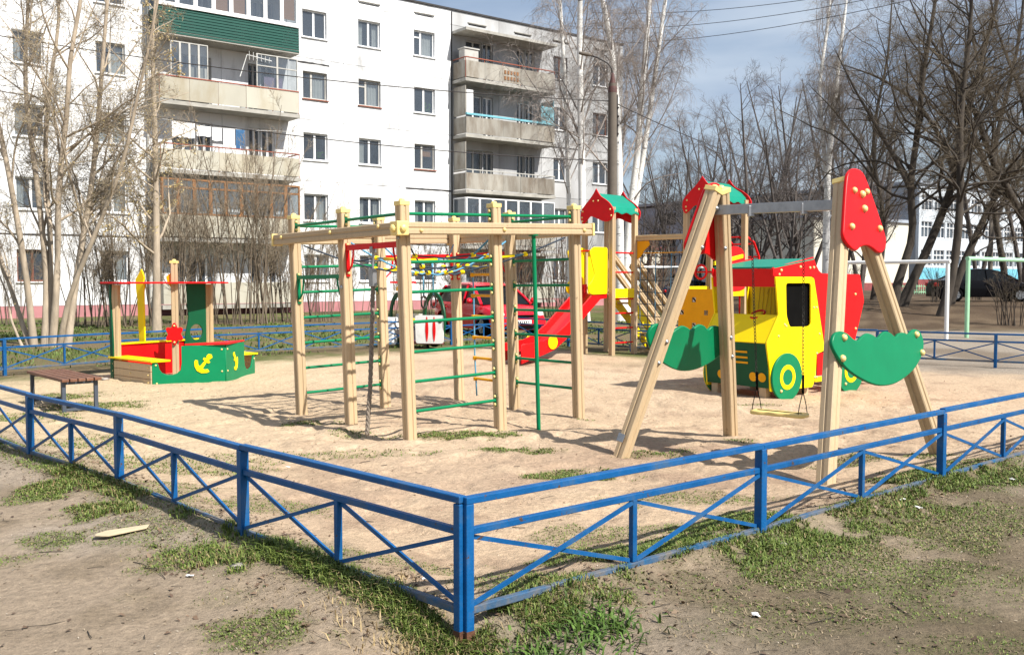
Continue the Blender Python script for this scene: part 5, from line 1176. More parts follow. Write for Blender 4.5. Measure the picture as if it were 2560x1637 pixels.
hatch_ = car('parked_hatchback', 'red hatchback parked beyond the climbing frame by the bushes', (-.68, 26.4, gz(-.68, 26.4) - .03), math.atan2(-.88, .47), (.66, .006, .022))
hatch_.scale = (1, 1, .95)
car('parked_sedan', 'black sedan parked on the bank under the big trees', (21.3, 43.5, gz(21.3, 43.5)), R(-8), (.008, .008, .010), 'sedan')
car('distant_car', 'dark blue car far behind the yellow play panel', (11.6, 62, 0), R(15), (.012, .02, .05), 'sedan')

# ------------------------------------------------------------------ street lamp, poles, cables
lp = at(1529, 700, 28.0); lamp = thing('street_lamp', 'tall concrete street lamp with thin curved arm before the birches', 'street lamp', (lp.x, 28.0, 0))
b = MB(); b.lathe([(.165, -.3), (.165, .3), (.125, 7.0), (.12, 7.0), (.12, 7.12), (0, 7.13)], k=14); b.build('pole', M['concrete'], lamp, True, angle=40)
b = MB(); b.lathe([(.13, 6.86), (.13, 7.0), (.05, 7.32), (.035, 7.42), (0, 7.43)], k=12); b.build('cone_cap', M['redmetal'], lamp, True)
b = MB(); b.tube([(0, 0, 7.3), (-.03, 0, 7.55), (-.14, 0, 7.70), (-.42, .02, 7.86), (-.66, .03, 7.93)], .022, 6); b.build('arm', M['iron'], lamp, True)
b = MB(); b.lathe([(0, -.22), (.035, -.2), (.055, -.08), (.055, .08), (.035, .17), (0, .18)], (-.80, .03, 7.97), (-1, 0, .18), 12); b.build('lamp_head', M['concrete'], lamp, True)
b = MB(); b.bar((.13, -.02, 5.6), (.125, -.02, 6.8), .06, .05, (0, 1, 0)); b.build('cable_box', M['iron'], lamp)
for i in range(5):
    b = MB(); b.lathe([(.012, 0), (.022, .012), (.016, .035), (.022, .05), (0, .06)], (.165, -.05, 5.4 + i * .25), k=8); b.build('insulator', M['iron'], lamp, True)
def cable(label, pts, r=.014, sag=.3, group='overhead cables'):
    b = MB(); P_ = [Vector(p) for p in pts]
    for a, c in zip(P_[:-1], P_[1:]):
        b.tube([a.lerp(c, t / 12) - Vector((0, 0, sag * 4 * (t / 12) * (1 - t / 12))) for t in range(13)], r, 5)
    o = b.build('cable', M['iron'], None, True); return tag(o, label, 'cable', group)
cable('upper thin cable crossing the facade to the street lamp', [at(-150, 65, 25), (lp.x, 28, 6.62)])
cable('lower thin cable crossing the facade to the street lamp', [at(-150, 200, 25), (lp.x, 28, 4.9)], sag=.35)
cable('thin cable running from the street lamp into the far trees', [(lp.x, 28, 6.6), at(2150, 430, 70)], sag=.9)
for i, (ya, yb) in enumerate(((32, -18), (72, 2), (110, 25))):
    cable(['highest', 'middle', 'lowest'][i] + ' of three thin cables crossing the open sky', [at(1480, ya, 62), at(2300, yb - 30, 42)], .016, .5)
up_ = thing('utility_pole', 'thin grey pole in front of the school', 'pole', (at(2475, 700, 62).x, 62, 0))
b = MB(); b.lathe([(.16, -.3), (.13, 6.6), (0, 6.62)], k=10); b.build('pole', M['concrete'], up_, True)
b = MB(); b.bar((-.4, 0, 6.3), (.4, 0, 6.3), .06, .08); b.build('cross_arm', M['iron'], up_)
gf = thing('garden_fence', 'low pale green picket fence on the lawn before the school', 'fence', (26.5, 66, .48), FA)
for z in (.15, .55):
    b = MB(); b.box((5, 0, z), (12, .04, .05)); b.build('rail', M['palegreen'], gf)
pk = MB(); pk.box((0, -.03, .30), (.06, .02, .75)); pm_ = pk.mesh('picket', M['palegreen'])
for i in range(40): inst('picket', pm_, gf, Matrix.Translation((-.9 + i * .3, 0, 0)))
# ------------------------------------------------------------------ trees: numpy branch growth
def norm(a): return a / np.maximum(np.linalg.norm(a, axis=-1, keepdims=True), 1e-9)
def tubes(Pt, Rd, k):
    """Pt (B,n,3), Rd (B,n) -> verts, quads"""
    B, n, _ = Pt.shape
    T = norm(np.gradient(Pt, axis=1)); ref = np.array([0.31, 0.22, 0.925]); ref2 = np.array([0.9, -0.3, 0.1])
    use = (np.abs((T * ref).sum(-1)) > 0.93)[..., None]
    U = norm(np.cross(T, np.where(use, ref2, ref))); W = np.cross(T, U)
    a = np.arange(k) * 2 * np.pi / k
    V = Pt[:, :, None, :] + Rd[:, :, None, None] * (np.cos(a)[None, None, :, None] * U[:, :, None, :] + np.sin(a)[None, None, :, None] * W[:, :, None, :])
    i = np.arange(B * n).reshape(B, n)[:, :-1].ravel() * k; j = np.arange(k)
    q = np.stack([i[:, None] + j, i[:, None] + (j + 1) % k, i[:, None] + k + (j + 1) % k, i[:, None] + k + j], -1).reshape(-1, 4)
    return V.reshape(-1, 3), q
def resample(pts, n):
    P = np.array(pts, float); d = np.r_[0, np.cumsum(np.linalg.norm(np.diff(P, axis=0), axis=1))]; t = np.linspace(0, d[-1], n)
    # smooth by catmull-like cubic through dense linear + box filter
    Q = np.stack([np.interp(t, d, P[:, i]) for i in range(3)], 1); K = Q.copy(); K[1:-1] = (Q[:-2] + 2 * Q[1:-1] + Q[2:]) / 4; return K
def grow(P, Rd, count, ratio, ang, n, up=0.0, wig=0.15, rr=0.5, tmin=0.2, tmax=1.0, lmin=0.0, taper=0.75, droop=0.0, rmin=0.002, lpow=0.7):
    B, m, _ = P.shape; L = np.linalg.norm(np.diff(P, axis=1), axis=2).sum(1)
    pr = rng.choice(B, count, p=L ** lpow / (L ** lpow).sum()); t = rng.uniform(tmin, tmax, count)
    f = t * (m - 1); i0 = np.minimum(f.astype(int), m - 2); fr = (f - i0)[:, None]
    base = P[pr, i0] * (1 - fr) + P[pr, i0 + 1] * fr; tan = norm(P[pr, i0 + 1] - P[pr, i0])
    r0 = Rd[pr, i0] * (1 - fr[:, 0]) + Rd[pr, i0 + 1] * fr[:, 0]
    perp = norm(np.cross(tan, rng.normal(size=(count, 3)))); a = np.radians(ang) * rng.uniform(.65, 1.3, count)[:, None]
    d = norm(np.cos(a) * tan + np.sin(a) * perp)
    ln = np.maximum(lmin, ratio * L[pr] * (1.2 - .85 * t) * rng.uniform(.55, 1.2, count)); st = (ln / (n - 1))[:, None]
    out = np.zeros((count, n, 3)); out[:, 0] = base
    for k in range(1, n):
        d = d + rng.normal(size=(count, 3)) * wig; d[:, 2] += up - droop * k / n; d = norm(d); out[:, k] = out[:, k - 1] + d * st
    r1 = np.maximum(rmin, np.minimum(r0 * rr, ln * 0.022 + .001)); Rn = r1[:, None] * (1 - taper * np.linspace(0, 1, n))[None, :]
    return out, np.maximum(Rn, rmin * .6)
def join(parts):
    Vs, Qs, o = [], [], 0
    for V, Q in parts: Vs.append(V); Qs.append(Q + o); o += len(V)
    return np.concatenate(Vs), np.concatenate(Qs)
def tree_meshes(name, trunks, levels, bark, twig, trunk_k=9, solid=1, buds=None):
    """trunks: list of (points, r0, r1); the first `solid` grown levels use the bark and join the trunk mesh"""
    n = 18; P = np.stack([resample(t[0], n) for t in trunks]); Rd = np.stack([np.linspace(1, 0, n) ** .8 * (t[1] - t[2]) + t[2] for t in trunks])
    Rd[:, 0] *= 1.35; Rd[:, 1] *= 1.1
    tr_parts = [tubes(P, Rd, trunk_k)]; cr_parts = []; last = [(P, Rd)]
    Pk, Rk = P, Rd; allp = []
    for i, lv in enumerate(levels):
        kk = lv.pop('k', 4); src = lv.pop('src', None)
        if src is not None: Pk, Rk = last[src]
        Pk, Rk = grow(Pk, Rk, **lv); last.append((Pk, Rk)); (tr_parts if i < solid else cr_parts).append(tubes(Pk, Rk, kk))
    V, Q = join(tr_parts); tme = mesh_np(name + '_trunk', V, Q, bark)
    V, Q = join(cr_parts); cme = mesh_np(name + '_crown', V, Q, twig)
    bme = None
    if buds:
        cnt, size, bm_ = buds; B, m, _ = Pk.shape; pr = rng.integers(0, B, cnt); f = rng.uniform(.3, 1, cnt) * (m - 1); i0 = np.minimum(f.astype(int), m - 2); fr = (f - i0)[:, None]
        c = Pk[pr, i0] * (1 - fr) + Pk[pr, i0 + 1] * fr + rng.normal(size=(cnt, 3)) * size * .15; a = norm(rng.normal(size=(cnt, 3))); b_ = norm(np.cross(a, rng.normal(size=(cnt, 3)))); s = size * rng.uniform(.5, 1.3, (cnt, 1))
        V = np.stack([c + a * s, c + b_ * s * .45, c - a * s, c - b_ * s * .45], 1).reshape(-1, 3); bme = mesh_np(name + '_buds', V, np.arange(cnt * 4).reshape(-1, 4), bm_, smooth=False)
    return tme, cme, bme
def tree_thing(name, label, cat, loc, meshes, group=None, rz=0.0, s=1.0, crown='crown', lean=(0, 0)):
    o = thing(name, label, cat, loc, rz, group); o.scale = (s, s, s); o.rotation_euler = (lean[0], lean[1], rz)
    inst('trunk' if crown == 'crown' else 'stems', meshes[0], o); inst(crown, meshes[1], o)
    if meshes[2]: x = inst('buds', meshes[2], o); x['kind'] = 'stuff'
    return o
def bark_mat(name, c1, c2, scale=3.0, zs=.25, bump=.5):
    m = mat(name, c1, .95, .22, scale, bump, 25, stretch=(1, 1, zs), dirt=c2, dscale=scale * 1.3, dpos=(.42, .68)); return m
M['bark_pale'] = bark_mat('pale_maple_bark', (.42, .345, .26), (.27, .22, .165), 5)
M['twig_pale'] = mat('pale_maple_twigs', (.30, .25, .185), .95, .25, 3)
M['bud'] = mat('ochre_buds', (.50, .39, .18), .9, .25, 5)
M['bark_dark'] = bark_mat('dark_willow_bark', (.065, .052, .04), (.03, .024, .019), 4)
M['twig_dark'] = mat('dark_twigs', (.125, .098, .066), .95, .3, 3)
M['bark_bush'] = mat('bush_stems', (.16, .125, .09), .95, .3, 6)
M['twig_bush'] = mat('bush_twigs', (.28, .225, .16), .95, .3, 4)
M['twig_red'] = mat('red_brown_twigs', (.21, .105, .065), .95, .3, 4)
M['bark_far'] = mat('far_tree_bark', (.095, .08, .072), .95, .25, 3)
M['twig_far'] = mat('far_tree_twigs', (.15, .13, .122), .95, .25, 2)
M['twig_birch'] = mat('birch_twigs', (.30, .26, .235), .95, .25, 2)
def birch_bark():
    m = bpy.data.materials.new('birch_bark'); m.use_nodes = True; n = m.node_tree.nodes; l = m.node_tree.links; b = n['Principled BSDF']; b.inputs['Roughness'].default_value = .8
    tc = n.new('ShaderNodeTexCoord'); mp = n.new('ShaderNodeMapping'); mp.inputs['Scale'].default_value = (1.6, 1.6, 9); l.new(tc.outputs['Object'], mp.inputs['Vector'])
    no = n.new('ShaderNodeTexNoise'); no.inputs['Scale'].default_value = 1.3; no.inputs['Detail'].default_value = 6; no.inputs['Roughness'].default_value = .7; l.new(mp.outputs[0], no.inputs['Vector'])
    r = n.new('ShaderNodeValToRGB'); e = r.color_ramp.elements; e[0].position = .60; e[0].color = (.76, .75, .72, 1); e[1].position = .66; e[1].color = (.05, .045, .04, 1); l.new(no.outputs['Fac'], r.inputs['Fac']); l.new(r.outputs[0], b.inputs['Base Color'])
    bp = n.new('ShaderNodeBump'); bp.inputs['Strength'].default_value = .4; bp.inputs['Distance'].default_value = .02; l.new(no.outputs['Fac'], bp.inputs['Height']); l.new(bp.outputs[0], b.inputs['Normal']); return m
M['birch'] = birch_bark()

# -- the pale many-stemmed maple at the left
def px_path(pts, Y, dy=0.0, ref=None):
    out = []
    for i, (x, y) in enumerate(pts): out.append(at(x, y, Y + dy * i / (len(pts) - 1)) - ref)
    return out
ref = Vector((at(112, 862, 21.2).x, 21.2, 0))
stems = [([(168, 868), (185, 740), (200, 629), (214, 557), (232, 450), (236, 400), (253, 210), (268, 0), (290, -220)], .115, .03, .9),
         ([(132, 872), (146, 640), (143, 535), (150, 428), (171, 264), (172, 150), (205, 0), (215, -260)], .12, .03, -.5),
         ([(112, 872), (118, 700), (100, 520), (75, 330), (60, 200), (72, 0), (60, -250)], .11, .03, .6),
         ([(85, 870), (70, 720), (45, 560), (12, 380), (-30, 200), (-50, 0), (-90, -200)], .11, .03, -.9),
         ([(150, 872), (165, 760), (215, 640), (265, 520), (312, 400), (335, 280), (372, 120), (395, 0), (420, -120)], .09, .02, -1.0),
         ([(75, 868), (40, 760), (0, 640), (-40, 520), (-110, 350)], .085, .02, .8),
         ([(122, 872), (128, 600), (110, 400), (125, 200), (150, 60), (140, -200)], .10, .03, 1.3),
         ([(55, 866), (28, 800), (20, 742), (-5, 680)], .045, .02, .4)]
mp_meshes = tree_meshes('maple', [(px_path(p, 21.2, dy, ref), a * .66, c * .7) for p, a, c, dy in stems],
    [dict(count=80, ratio=.34, ang=42, n=9, up=.06, wig=.13, rr=.5, tmin=.20, tmax=.97, k=6),
     dict(count=640, ratio=.42, ang=48, n=7, up=.04, wig=.16, rr=.5, tmin=.12, k=4),
     dict(count=4200, ratio=.5, ang=50, n=5, up=.02, wig=.2, rr=.5, tmin=.1, k=3, lmin=.22, rmin=.004),
     dict(count=21000, ratio=.5, ang=50, n=3, up=.02, wig=.2, rr=.6, tmin=.1, k=3, lmin=.16, rmin=.0028)], M['bark_pale'], M['twig_pale'], 10, 1, (15000, .018, M['bud']))
tree_thing('maple_tree', 'pale many stemmed tree with ochre buds at the left edge', 'tree', ref, mp_meshes)
# slender trunk in front of the left balconies
ref = Vector((at(391, 850, 27).x, 27, 0))
mm = tree_meshes('slender', [(px_path([(392, 852), (391, 640), (390, 450), (386, 260), (380, 110), (392, -40)], 27, .4, ref), .12, .03)],
    [dict(count=26, ratio=.22, ang=55, n=8, up=.05, wig=.15, rr=.45, tmin=.2, k=5), dict(count=170, ratio=.42, ang=50, n=6, wig=.18, rr=.5, k=3), dict(count=1100, ratio=.5, ang=50, n=4, wig=.2, rr=.5, k=3, lmin=.15, rmin=.0035), dict(count=2200, ratio=.5, ang=50, n=3, wig=.2, rr=.5, k=3, lmin=.1, rmin=.003)], M['bark_pale'], M['twig_pale'], 9, 1, (3500, .035, M['bud']))
tree_thing('slender_tree', 'single slender tree before the left corner of the balconies', 'tree', ref, mm)

# -- bare bushes along the building
def bush_meshes(name, h, w, nst, seed_twig, mats):
    tr_ = []
    for i in range(nst):
        a = random.random() * 6.283; r0 = random.random() ** .5 * w * .22; r1 = r0 + random.uniform(.15, 1) * w * .42; a2 = a + random.uniform(-.5, .5); hh = h * random.uniform(.6, 1.0)
        p0 = Vector((math.cos(a) * r0, math.sin(a) * r0, -.1)); p2 = Vector((math.cos(a2) * r1, math.sin(a2) * r1, hh)); p1 = p0.lerp(p2, .5) + Vector((random.uniform(-.1, .1), random.uniform(-.1, .1), hh * .08)) - Vector((math.cos(a) * .12, math.sin(a) * .12, 0))
        tr_.append(([p0, p1, p2], random.uniform(.009, .022), .005))
    return tree_meshes(name, tr_, [dict(count=nst * 4, ratio=.36, ang=30, n=6, up=.08, wig=.12, rr=.6, tmin=.2, k=3, rmin=.004), dict(count=seed_twig, ratio=.42, ang=34, n=4, up=.06, wig=.16, rr=.6, tmin=.15, k=3, lmin=.15, rmin=.0035), dict(count=int(seed_twig * 1.3), ratio=.5, ang=38, n=3, up=.03, wig=.16, rr=.7, tmin=.15, k=3, lmin=.10, rmin=.003)], mats[0], mats[1], 4, 1)
bm1 = bush_meshes('bush_one', 4.5, 2.9, 15, 1100, (M['bark_bush'], M['twig_bush'])); bm2 = bush_meshes('bush_two', 3.8, 2.6, 16, 1100, (M['bark_bush'], M['twig_bush'])); bm3 = bush_meshes('bush_red', 3.0, 2.4, 34, 700, (M['bark_bush'], M['twig_red']))
BUSH = [(215, 30, bm2, 1.0, 'bare bush beside the pale maple clump'), (275, 31.5, bm1, .95, 'bare bush left of the boat roof'), (330, 30.5, bm2, 1.08, 'bare bush behind the left end of the boat roof'), (430, 31, bm1, 1.05, 'bare bush behind the boat mast'), (485, 32.5, bm2, 1.0, 'bare bush between the boat mast and the porthole board'),
        (560, 32, bm1, 1.02, 'tall bare bush right of the boat'), (625, 32.5, bm1, 1.22, 'tallest bare bush before the orange glazed balcony'), (690, 33, bm2, 1.1, 'bare bush left of the first frame post'), (745, 34, bm2, .95, 'bare bush behind the left wall of rungs'), (810, 34, bm1, .9, 'bare bush seen through the left rungs'), (880, 36, bm2, .9, 'bare bush behind the hanging rope'), (965, 37, bm2, .82, 'bare bush left of the front corner post'),
        (1060, 38, bm1, .8, 'bare bush behind the spring rider'), (1150, 38, bm2, .8, 'bare bush behind the red car roof'), (1290, 37, bm3, 1.2, 'reddish bare bush behind the right wall of rungs'), (1395, 38, bm3, 1.1, 'reddish bare bush beside the slide'), (1225, 36, bm3, 1.0, 'reddish bare bush behind the rope ladder'), (30, 31, bm1, .8, 'bare bush at the left edge behind the maple'), (1630, 45, bm3, 1.1, 'bare bush behind the tower stairs')]
for i, (px, Y, me, s, lb) in enumerate(BUSH):
    s = s * (1.32 if 320 < px < 700 else 1.12)
    x = at(px, 700, Y).x; tree_thing('bare_bush', lb, 'bush', (x, Y, 0), me, 'bare bushes along the apartment block', i * 2.1, s, 'twigs')

# -- birches
def birch(name, label, paths, Y, r, n1=26, tw=(260, 1800, 3600), group='white birches', kid=0):
    ref = Vector((at(paths[0][0][0], 810, Y).x, Y, 0)); top = [px_path(p, Y, dy, ref) for p, dy in zip(paths, (0, .6, -.5))]
    me = tree_meshes(name, [(p, r if i == 0 else r * .75, .055) for i, p in enumerate(top)],
        [dict(count=int(n1 * 1.15), ratio=.31, ang=34, n=9, up=.07, wig=.10, rr=.27, tmin=.30, tmax=.97, k=5, droop=.10), dict(count=int(tw[0] * 1.3), ratio=.45, ang=42, n=7, wig=.14, rr=.45, k=3, droop=.30, rmin=.005), dict(count=int(tw[1] * 1.35), ratio=.55, ang=40, n=5, wig=.12, rr=.5, k=3, droop=.5, lmin=.35, rmin=.0035), dict(count=int(tw[2] * 1.35), ratio=.6, ang=30, n=4, wig=.10, rr=.6, k=3, droop=.6, lmin=.3, rmin=.003)], M['birch'], M['twig_birch'], 10, 0)
    return tree_thing(name + '_tree', label, 'tree', ref, me, group)
birch('birch', 'thin white birch left of the thicker birch at the balcony end', [[(1424, 805), (1423, 520), (1418, 380), (1412, 200), (1402, 40), (1385, -250)]], 36, .10, 20, (160, 1200, 2200))
birch('birch', 'white birch standing left of the street lamp', [[(1462, 805), (1456, 560), (1454, 380), (1450, 200), (1449, 20), (1462, -300)]], 34, .16, 28)
birch('birch', 'white birch directly behind the street lamp', [[(1552, 810), (1549, 600), (1548, 470), (1545, 300), (1530, 120), (1505, 0), (1470, -260)]], 34.5, .17, 28)
birch('birch', 'twin leaning birch right of the street lamp', [[(1560, 815), (1568, 600), (1580, 490), (1596, 380), (1600, 280), (1612, 150), (1622, 30), (1640, -180)], [(1566, 815), (1580, 560), (1604, 420), (1622, 300), (1640, 170), (1662, 10), (1690, -180)]], 36, .16, 36, (360, 2600, 5200))
birch('birch', 'distant white birch rising behind the swing bar', [[(2064, 760), (2066, 560), (2070, 420), (2082, 300), (2100, 130), (2118, -10)], [(2066, 700), (2069, 480), (2056, 330), (2046, 220), (2070, 60), (2078, -30)]], 50, .21, 44, (500, 3400, 6500))

# -- generic bare trees beyond the yard
def bare(name, h, nst, mats_, tw, spread=.34):
    tr_ = []
    for i in range(nst):
        a = i * 2.4 + random.random(); sp_ = spread * h * random.uniform(.5, 1.1) if nst > 1 else .04 * h; hh = h * random.uniform(.8, 1)
        tr_.append(([(0, 0, -.2), (math.cos(a) * sp_ * .12, math.sin(a) * sp_ * .12, hh * .16), (math.cos(a) * sp_ * .5, math.sin(a) * sp_ * .5, hh * .5), (math.cos(a) * sp_, math.sin(a) * sp_, hh)], .013 * h * random.uniform(.8, 1.1) / max(1, nst * .45) ** .5, .02))
    return tree_meshes(name, tr_, [dict(count=8 * nst + 12, ratio=.40, ang=44, n=8, up=.05, wig=.13, rr=.5, tmin=.22, k=5), dict(count=tw[0], ratio=.42, ang=38, n=6, up=.06, wig=.14, rr=.55, k=3, rmin=.008), dict(count=tw[1], ratio=.5, ang=40, n=4, up=.03, wig=.16, rr=.55, k=3, lmin=.3, rmin=.0045), dict(count=tw[2], ratio=.55, ang=40, n=3, up=.02, wig=.16, rr=.6, k=3, lmin=.25, rmin=.0035)], mats_[0], mats_[1], 7, 1)
fm = (M['bark_far'], M['twig_far']); bt = [bare('bare_a', 13, 4, fm, (340, 2000, 5000)), bare('bare_b', 12, 3, fm, (320, 1900, 4600), .40), bare('bare_c', 14, 3, fm, (320, 1900, 4600), .30)]
FT = [(1600, 62, 0, .72, 'small bare tree just right of the twin birch'), (1648, 66, 1, .80, 'bare forked tree between the birches and the right tower'), (1700, 60, 0, .86, 'bare tree behind the bridge beam'), (1745, 68, 2, .90, 'bare tree behind the left tower roof edge'), (1790, 60, 1, .95, 'bare dark tree behind the right tower roof'), (1838, 66, 0, 1.02, 'bare tree right of the right tower roof'), (1885, 58, 2, .98, 'bare tree above the truck hood'), (1925, 70, 1, 1.2, 'bare tree left of the olive hall wall'), (1968, 56, 0, .95, 'forked bare tree before the olive hall wall'), (2010, 62, 0, 1.18, 'wide forked bare tree above the truck roof'), (2105, 64, 1, 1.2, 'bare tree right of the distant birch'), (2150, 58, 2, .92, 'bare tree behind the right swing post'), (2200, 76, 0, 1.25, 'bare tree before the cream hall'), (2445, 70, 2, 1.1, 'bare tree before the school windows'), (2560, 60, 1, 1.2, 'bare tree at the right edge by the school')]
for i, (px, Y, k, s, lb) in enumerate(FT):
    tree_thing('bare_tree', lb, 'tree', (at(px, 700, Y).x, Y, 0.0 if px < 2100 else .4), bt[k], 'bare trees beyond the yard', i * 1.7, s)
# -- big dark trees on the bank
def big(label, paths, Y, r, tw=(58, 560, 3600, 8000), dys=(0, 1.2, -1.0, .6)):
    ref = Vector((at(*paths[0][0], Y).x, Y, 0)); ref.z = gz(ref.x, ref.y) - .1
    me = tree_meshes('big_dark', [(px_path(p, Y, dy, ref), r if i == 0 else r * .6, .03 if i == 0 else .010) for i, (p, dy) in enumerate(zip(paths, dys))],
        [dict(count=tw[0], ratio=.40, ang=54, n=10, up=.02, wig=.17, rr=.40, tmin=.26, tmax=.98, k=6), dict(count=tw[1], ratio=.46, ang=50, n=7, up=.01, wig=.18, rr=.34, k=3, rmin=.005), dict(count=tw[2], ratio=.5, ang=48, n=5, wig=.2, rr=.45, k=3, lmin=.3, rmin=.0035), dict(count=tw[3], ratio=.5, ang=48, n=3, wig=.2, rr=.6, k=3, lmin=.22, rmin=.0026)], M['bark_dark'], M['twig_dark'], 10, 1)
    return tree_thing('dark_tree', label, 'tree', ref, me, 'big dark trees on the bank')
big('dark crooked tree left of the white goal post with swaying trunk', [[(2232, 765), (2242, 705), (2262, 655), (2284, 600), (2287, 540), (2271, 495), (2278, 430), (2296, 330), (2305, 200), (2340, 0), (2350, -150)], [(2276, 470), (2240, 400), (2200, 330), (2140, 230), (2085, 120)]], 35, .16)
big('dark leaning tree crossing behind the white goal crossbar', [[(2250, 775), (2282, 700), (2312, 640), (2345, 560), (2378, 475), (2396, 420), (2408, 330), (2450, 160), (2500, -20), (2530, -160)], [(2390, 440), (2350, 340), (2290, 250), (2190, 190), (2100, 160)]], 37, .19)
big('thick upright dark tree behind the white goal post', [[(2352, 800), (2372, 730), (2388, 650), (2398, 560), (2402, 450), (2398, 330), (2410, 200), (2430, 50), (2425, -150)], [(2400, 420), (2450, 300), (2520, 200), (2600, 110)]], 33, .16)
big('slimmer dark tree between the school pole and the right edge', [[(2520, 770), (2512, 680), (2490, 560), (2475, 430), (2500, 300), (2540, 150), (2560, 0), (2570, -150)], [(2482, 470), (2440, 360), (2360, 260), (2290, 200)], [(2500, 300), (2450, 180), (2420, 40), (2400, -100)]], 44, .15)
big('slim dark tree behind the right swing post reaching left', [[(2180, 770), (2190, 690), (2210, 600), (2205, 500), (2180, 400), (2190, 280), (2220, 150), (2230, 0)], [(2195, 460), (2150, 360), (2080, 270), (2020, 210)]], 47, .13)
big('dark forked tree leaning right above the black car', [[(2372, 760), (2400, 680), (2440, 590), (2482, 500), (2505, 465), (2535, 430), (2580, 360), (2640, 260)], [(2498, 472), (2478, 440), (2452, 380), (2420, 290), (2380, 180), (2300, 60), (2250, -60)]], 39, .18)
big('dark tree at the right edge leaning left over the school', [[(2640, 800), (2610, 680), (2570, 570), (2530, 490), (2500, 440), (2470, 380), (2440, 280), (2380, 170), (2290, 90)], [(2560, 560), (2575, 420), (2560, 250), (2500, 100), (2460, -60)]], 36, .18)
sc_b = bush_meshes('scrub', 2.2, 1.8, 16, 350, (M['bark_dark'], M['twig_dark']))
for i, (px, Y, s, lb) in enumerate([(2345, 42, .8, 'small dark scrub bush beside the upright dark tree'), (2530, 30, .9, 'thin dark scrub bush before the black car bonnet'), (2120, 45, .9, 'low dark scrub behind the truck body'), (2440, 47, .7, 'small dark scrub behind the black car')]):
    tree_thing('scrub_bush', lb, 'bush', (at(px, 700, Y).x, Y, gz(at(px, 700, Y).x, Y)), sc_b, 'scrub on the bank', i * 1.3, s, 'twigs')
# ------------------------------------------------------------------ grass, leaves, twigs, litter
def scatter(n, x0, x1, y0, y1, f):
    xs, ys = [], []; tot = 0
    while tot < n:
        x = rng.uniform(x0, x1, 200000); y = y0 * (y1 / y0) ** rng.uniform(0, 1, 200000)
        k = np.abs(x) < y * .60 + .25; x, y = x[k], y[k]
        k = rng.uniform(0, 1, len(x)) < f(x, y); xs.append(x[k]); ys.append(y[k]); tot += k.sum()
        if len(xs) > 60: break
    return np.concatenate(xs)[:n], np.concatenate(ys)[:n]
def blades(n, dens, hfun, name, label, cfun, y0=2.4, y1=13, x0=-6, x1=6.5, wmul=1.0, lean=.55):
    x, y = scatter(n, x0, x1, y0, y1, dens); n = len(x); z = ground_z(x, y) - .004
    a = rng.uniform(0, 6.283, n); h = hfun(x, y) * rng.uniform(.45, 1.25, n); ln = lean * rng.uniform(.1, 1.5, n); w = (.0013 + .00055 * y) * .8 * rng.uniform(.7, 1.4, n) * wmul
    b = np.stack([x, y, z], 1); dr = np.stack([np.cos(a), np.sin(a), np.zeros(n)], 1); sd = np.stack([-np.sin(a), np.cos(a), np.zeros(n)], 1); upv = np.array([0, 0, 1.])
    m = b + upv * (h * .62)[:, None] + dr * (h * ln * .35)[:, None]; t = b + upv * (h * (1 - .3 * np.minimum(ln, 1.2)))[:, None] + dr * (h * ln)[:, None]
    V = np.stack([b - sd * w[:, None], b + sd * w[:, None], m + sd * (w * .75)[:, None], m - sd * (w * .75)[:, None], t + sd * (w * .12)[:, None], t - sd * (w * .12)[:, None]], 1).reshape(-1, 3)
    i = np.arange(n)[:, None] * 6; Q = np.concatenate([i + [0, 1, 2, 3], i + [3, 2, 4, 5]], 0)
    me = mesh_np(name, V, Q, [], smooth=False); c = cfun(n, x, y); ca = me.color_attributes.new('blade', 'FLOAT_COLOR', 'POINT')
    ca.data.foreach_set('color', np.repeat(np.concatenate([c, np.ones((n, 1))], 1), 6, 0).astype(np.float32).ravel())
    m_ = bpy.data.materials.get('grass_blades')
    if m_ is None:
        m_ = bpy.data.materials.new('grass_blades'); m_.use_nodes = True; nn = m_.node_tree.nodes; b_ = nn['Principled BSDF']; b_.inputs['Roughness'].default_value = .6; b_.inputs['Specular IOR Level'].default_value = .3
        at_ = nn.new('ShaderNodeAttribute'); at_.attribute_name = 'blade'; m_.node_tree.links.new(at_.outputs['Color'], b_.inputs['Base Color'])
    me.materials.append(m_); o = link(bpy.data.objects.new(name, me)); return tag(o, label, 'grass', kind='stuff')
def near_fence(x, y):
    d = np.minimum(seg_dist(x, y, LEFT_RUN)[0], seg_dist(x, y, RIGHT_RUN)[0]); return 1 - sstep(.1, .55, d)
def gcol(n, x, y):
    t = rng.uniform(0, 1, (n, 1)); c = np.array([.060, .105, .016]) * (1 - t) + np.array([.19, .235, .055]) * t
    dry = (rng.uniform(0, 1, n) < .07 + .16 * (fbm(x * 1.3, y * 1.3, 71, 2) > .55))[:, None]; d2 = rng.uniform(.7, 1.2, (n, 1))
    return np.where(dry, np.array([.27, .21, .10]) * d2, c)
blades(95000, lambda x, y: grass_density(x, y) ** 2.0 * .9, lambda x, y: .013 + .036 * near_fence(x, y) * (y < 7) * (grass_density(x, y) > .6) * (.4 + 1.2 * fbm(x * 4, y * 4, 93, 2)) * np.where(x < 0, 1, .7) + .006 * (y > 7), 'grass', 'patchy young grass along the fence and in worn spots', gcol, lean=.95)
def straw(x, y): return np.exp(-(np.hypot(x + .36, y - 3.86) / .17) ** 2) + .25 * np.exp(-(np.hypot(x + .62, y - 4.15) / .2) ** 2)
blades(600, straw, lambda x, y: .05 + 0 * x, 'dry_grass', 'tuft of dry straw coloured grass at the corner post', lambda n, x, y: np.array([.36, .27, .14]) * rng.uniform(.7, 1.25, (n, 1)), y0=3.3, y1=4.8, x0=-1, x1=.3, lean=1.1)
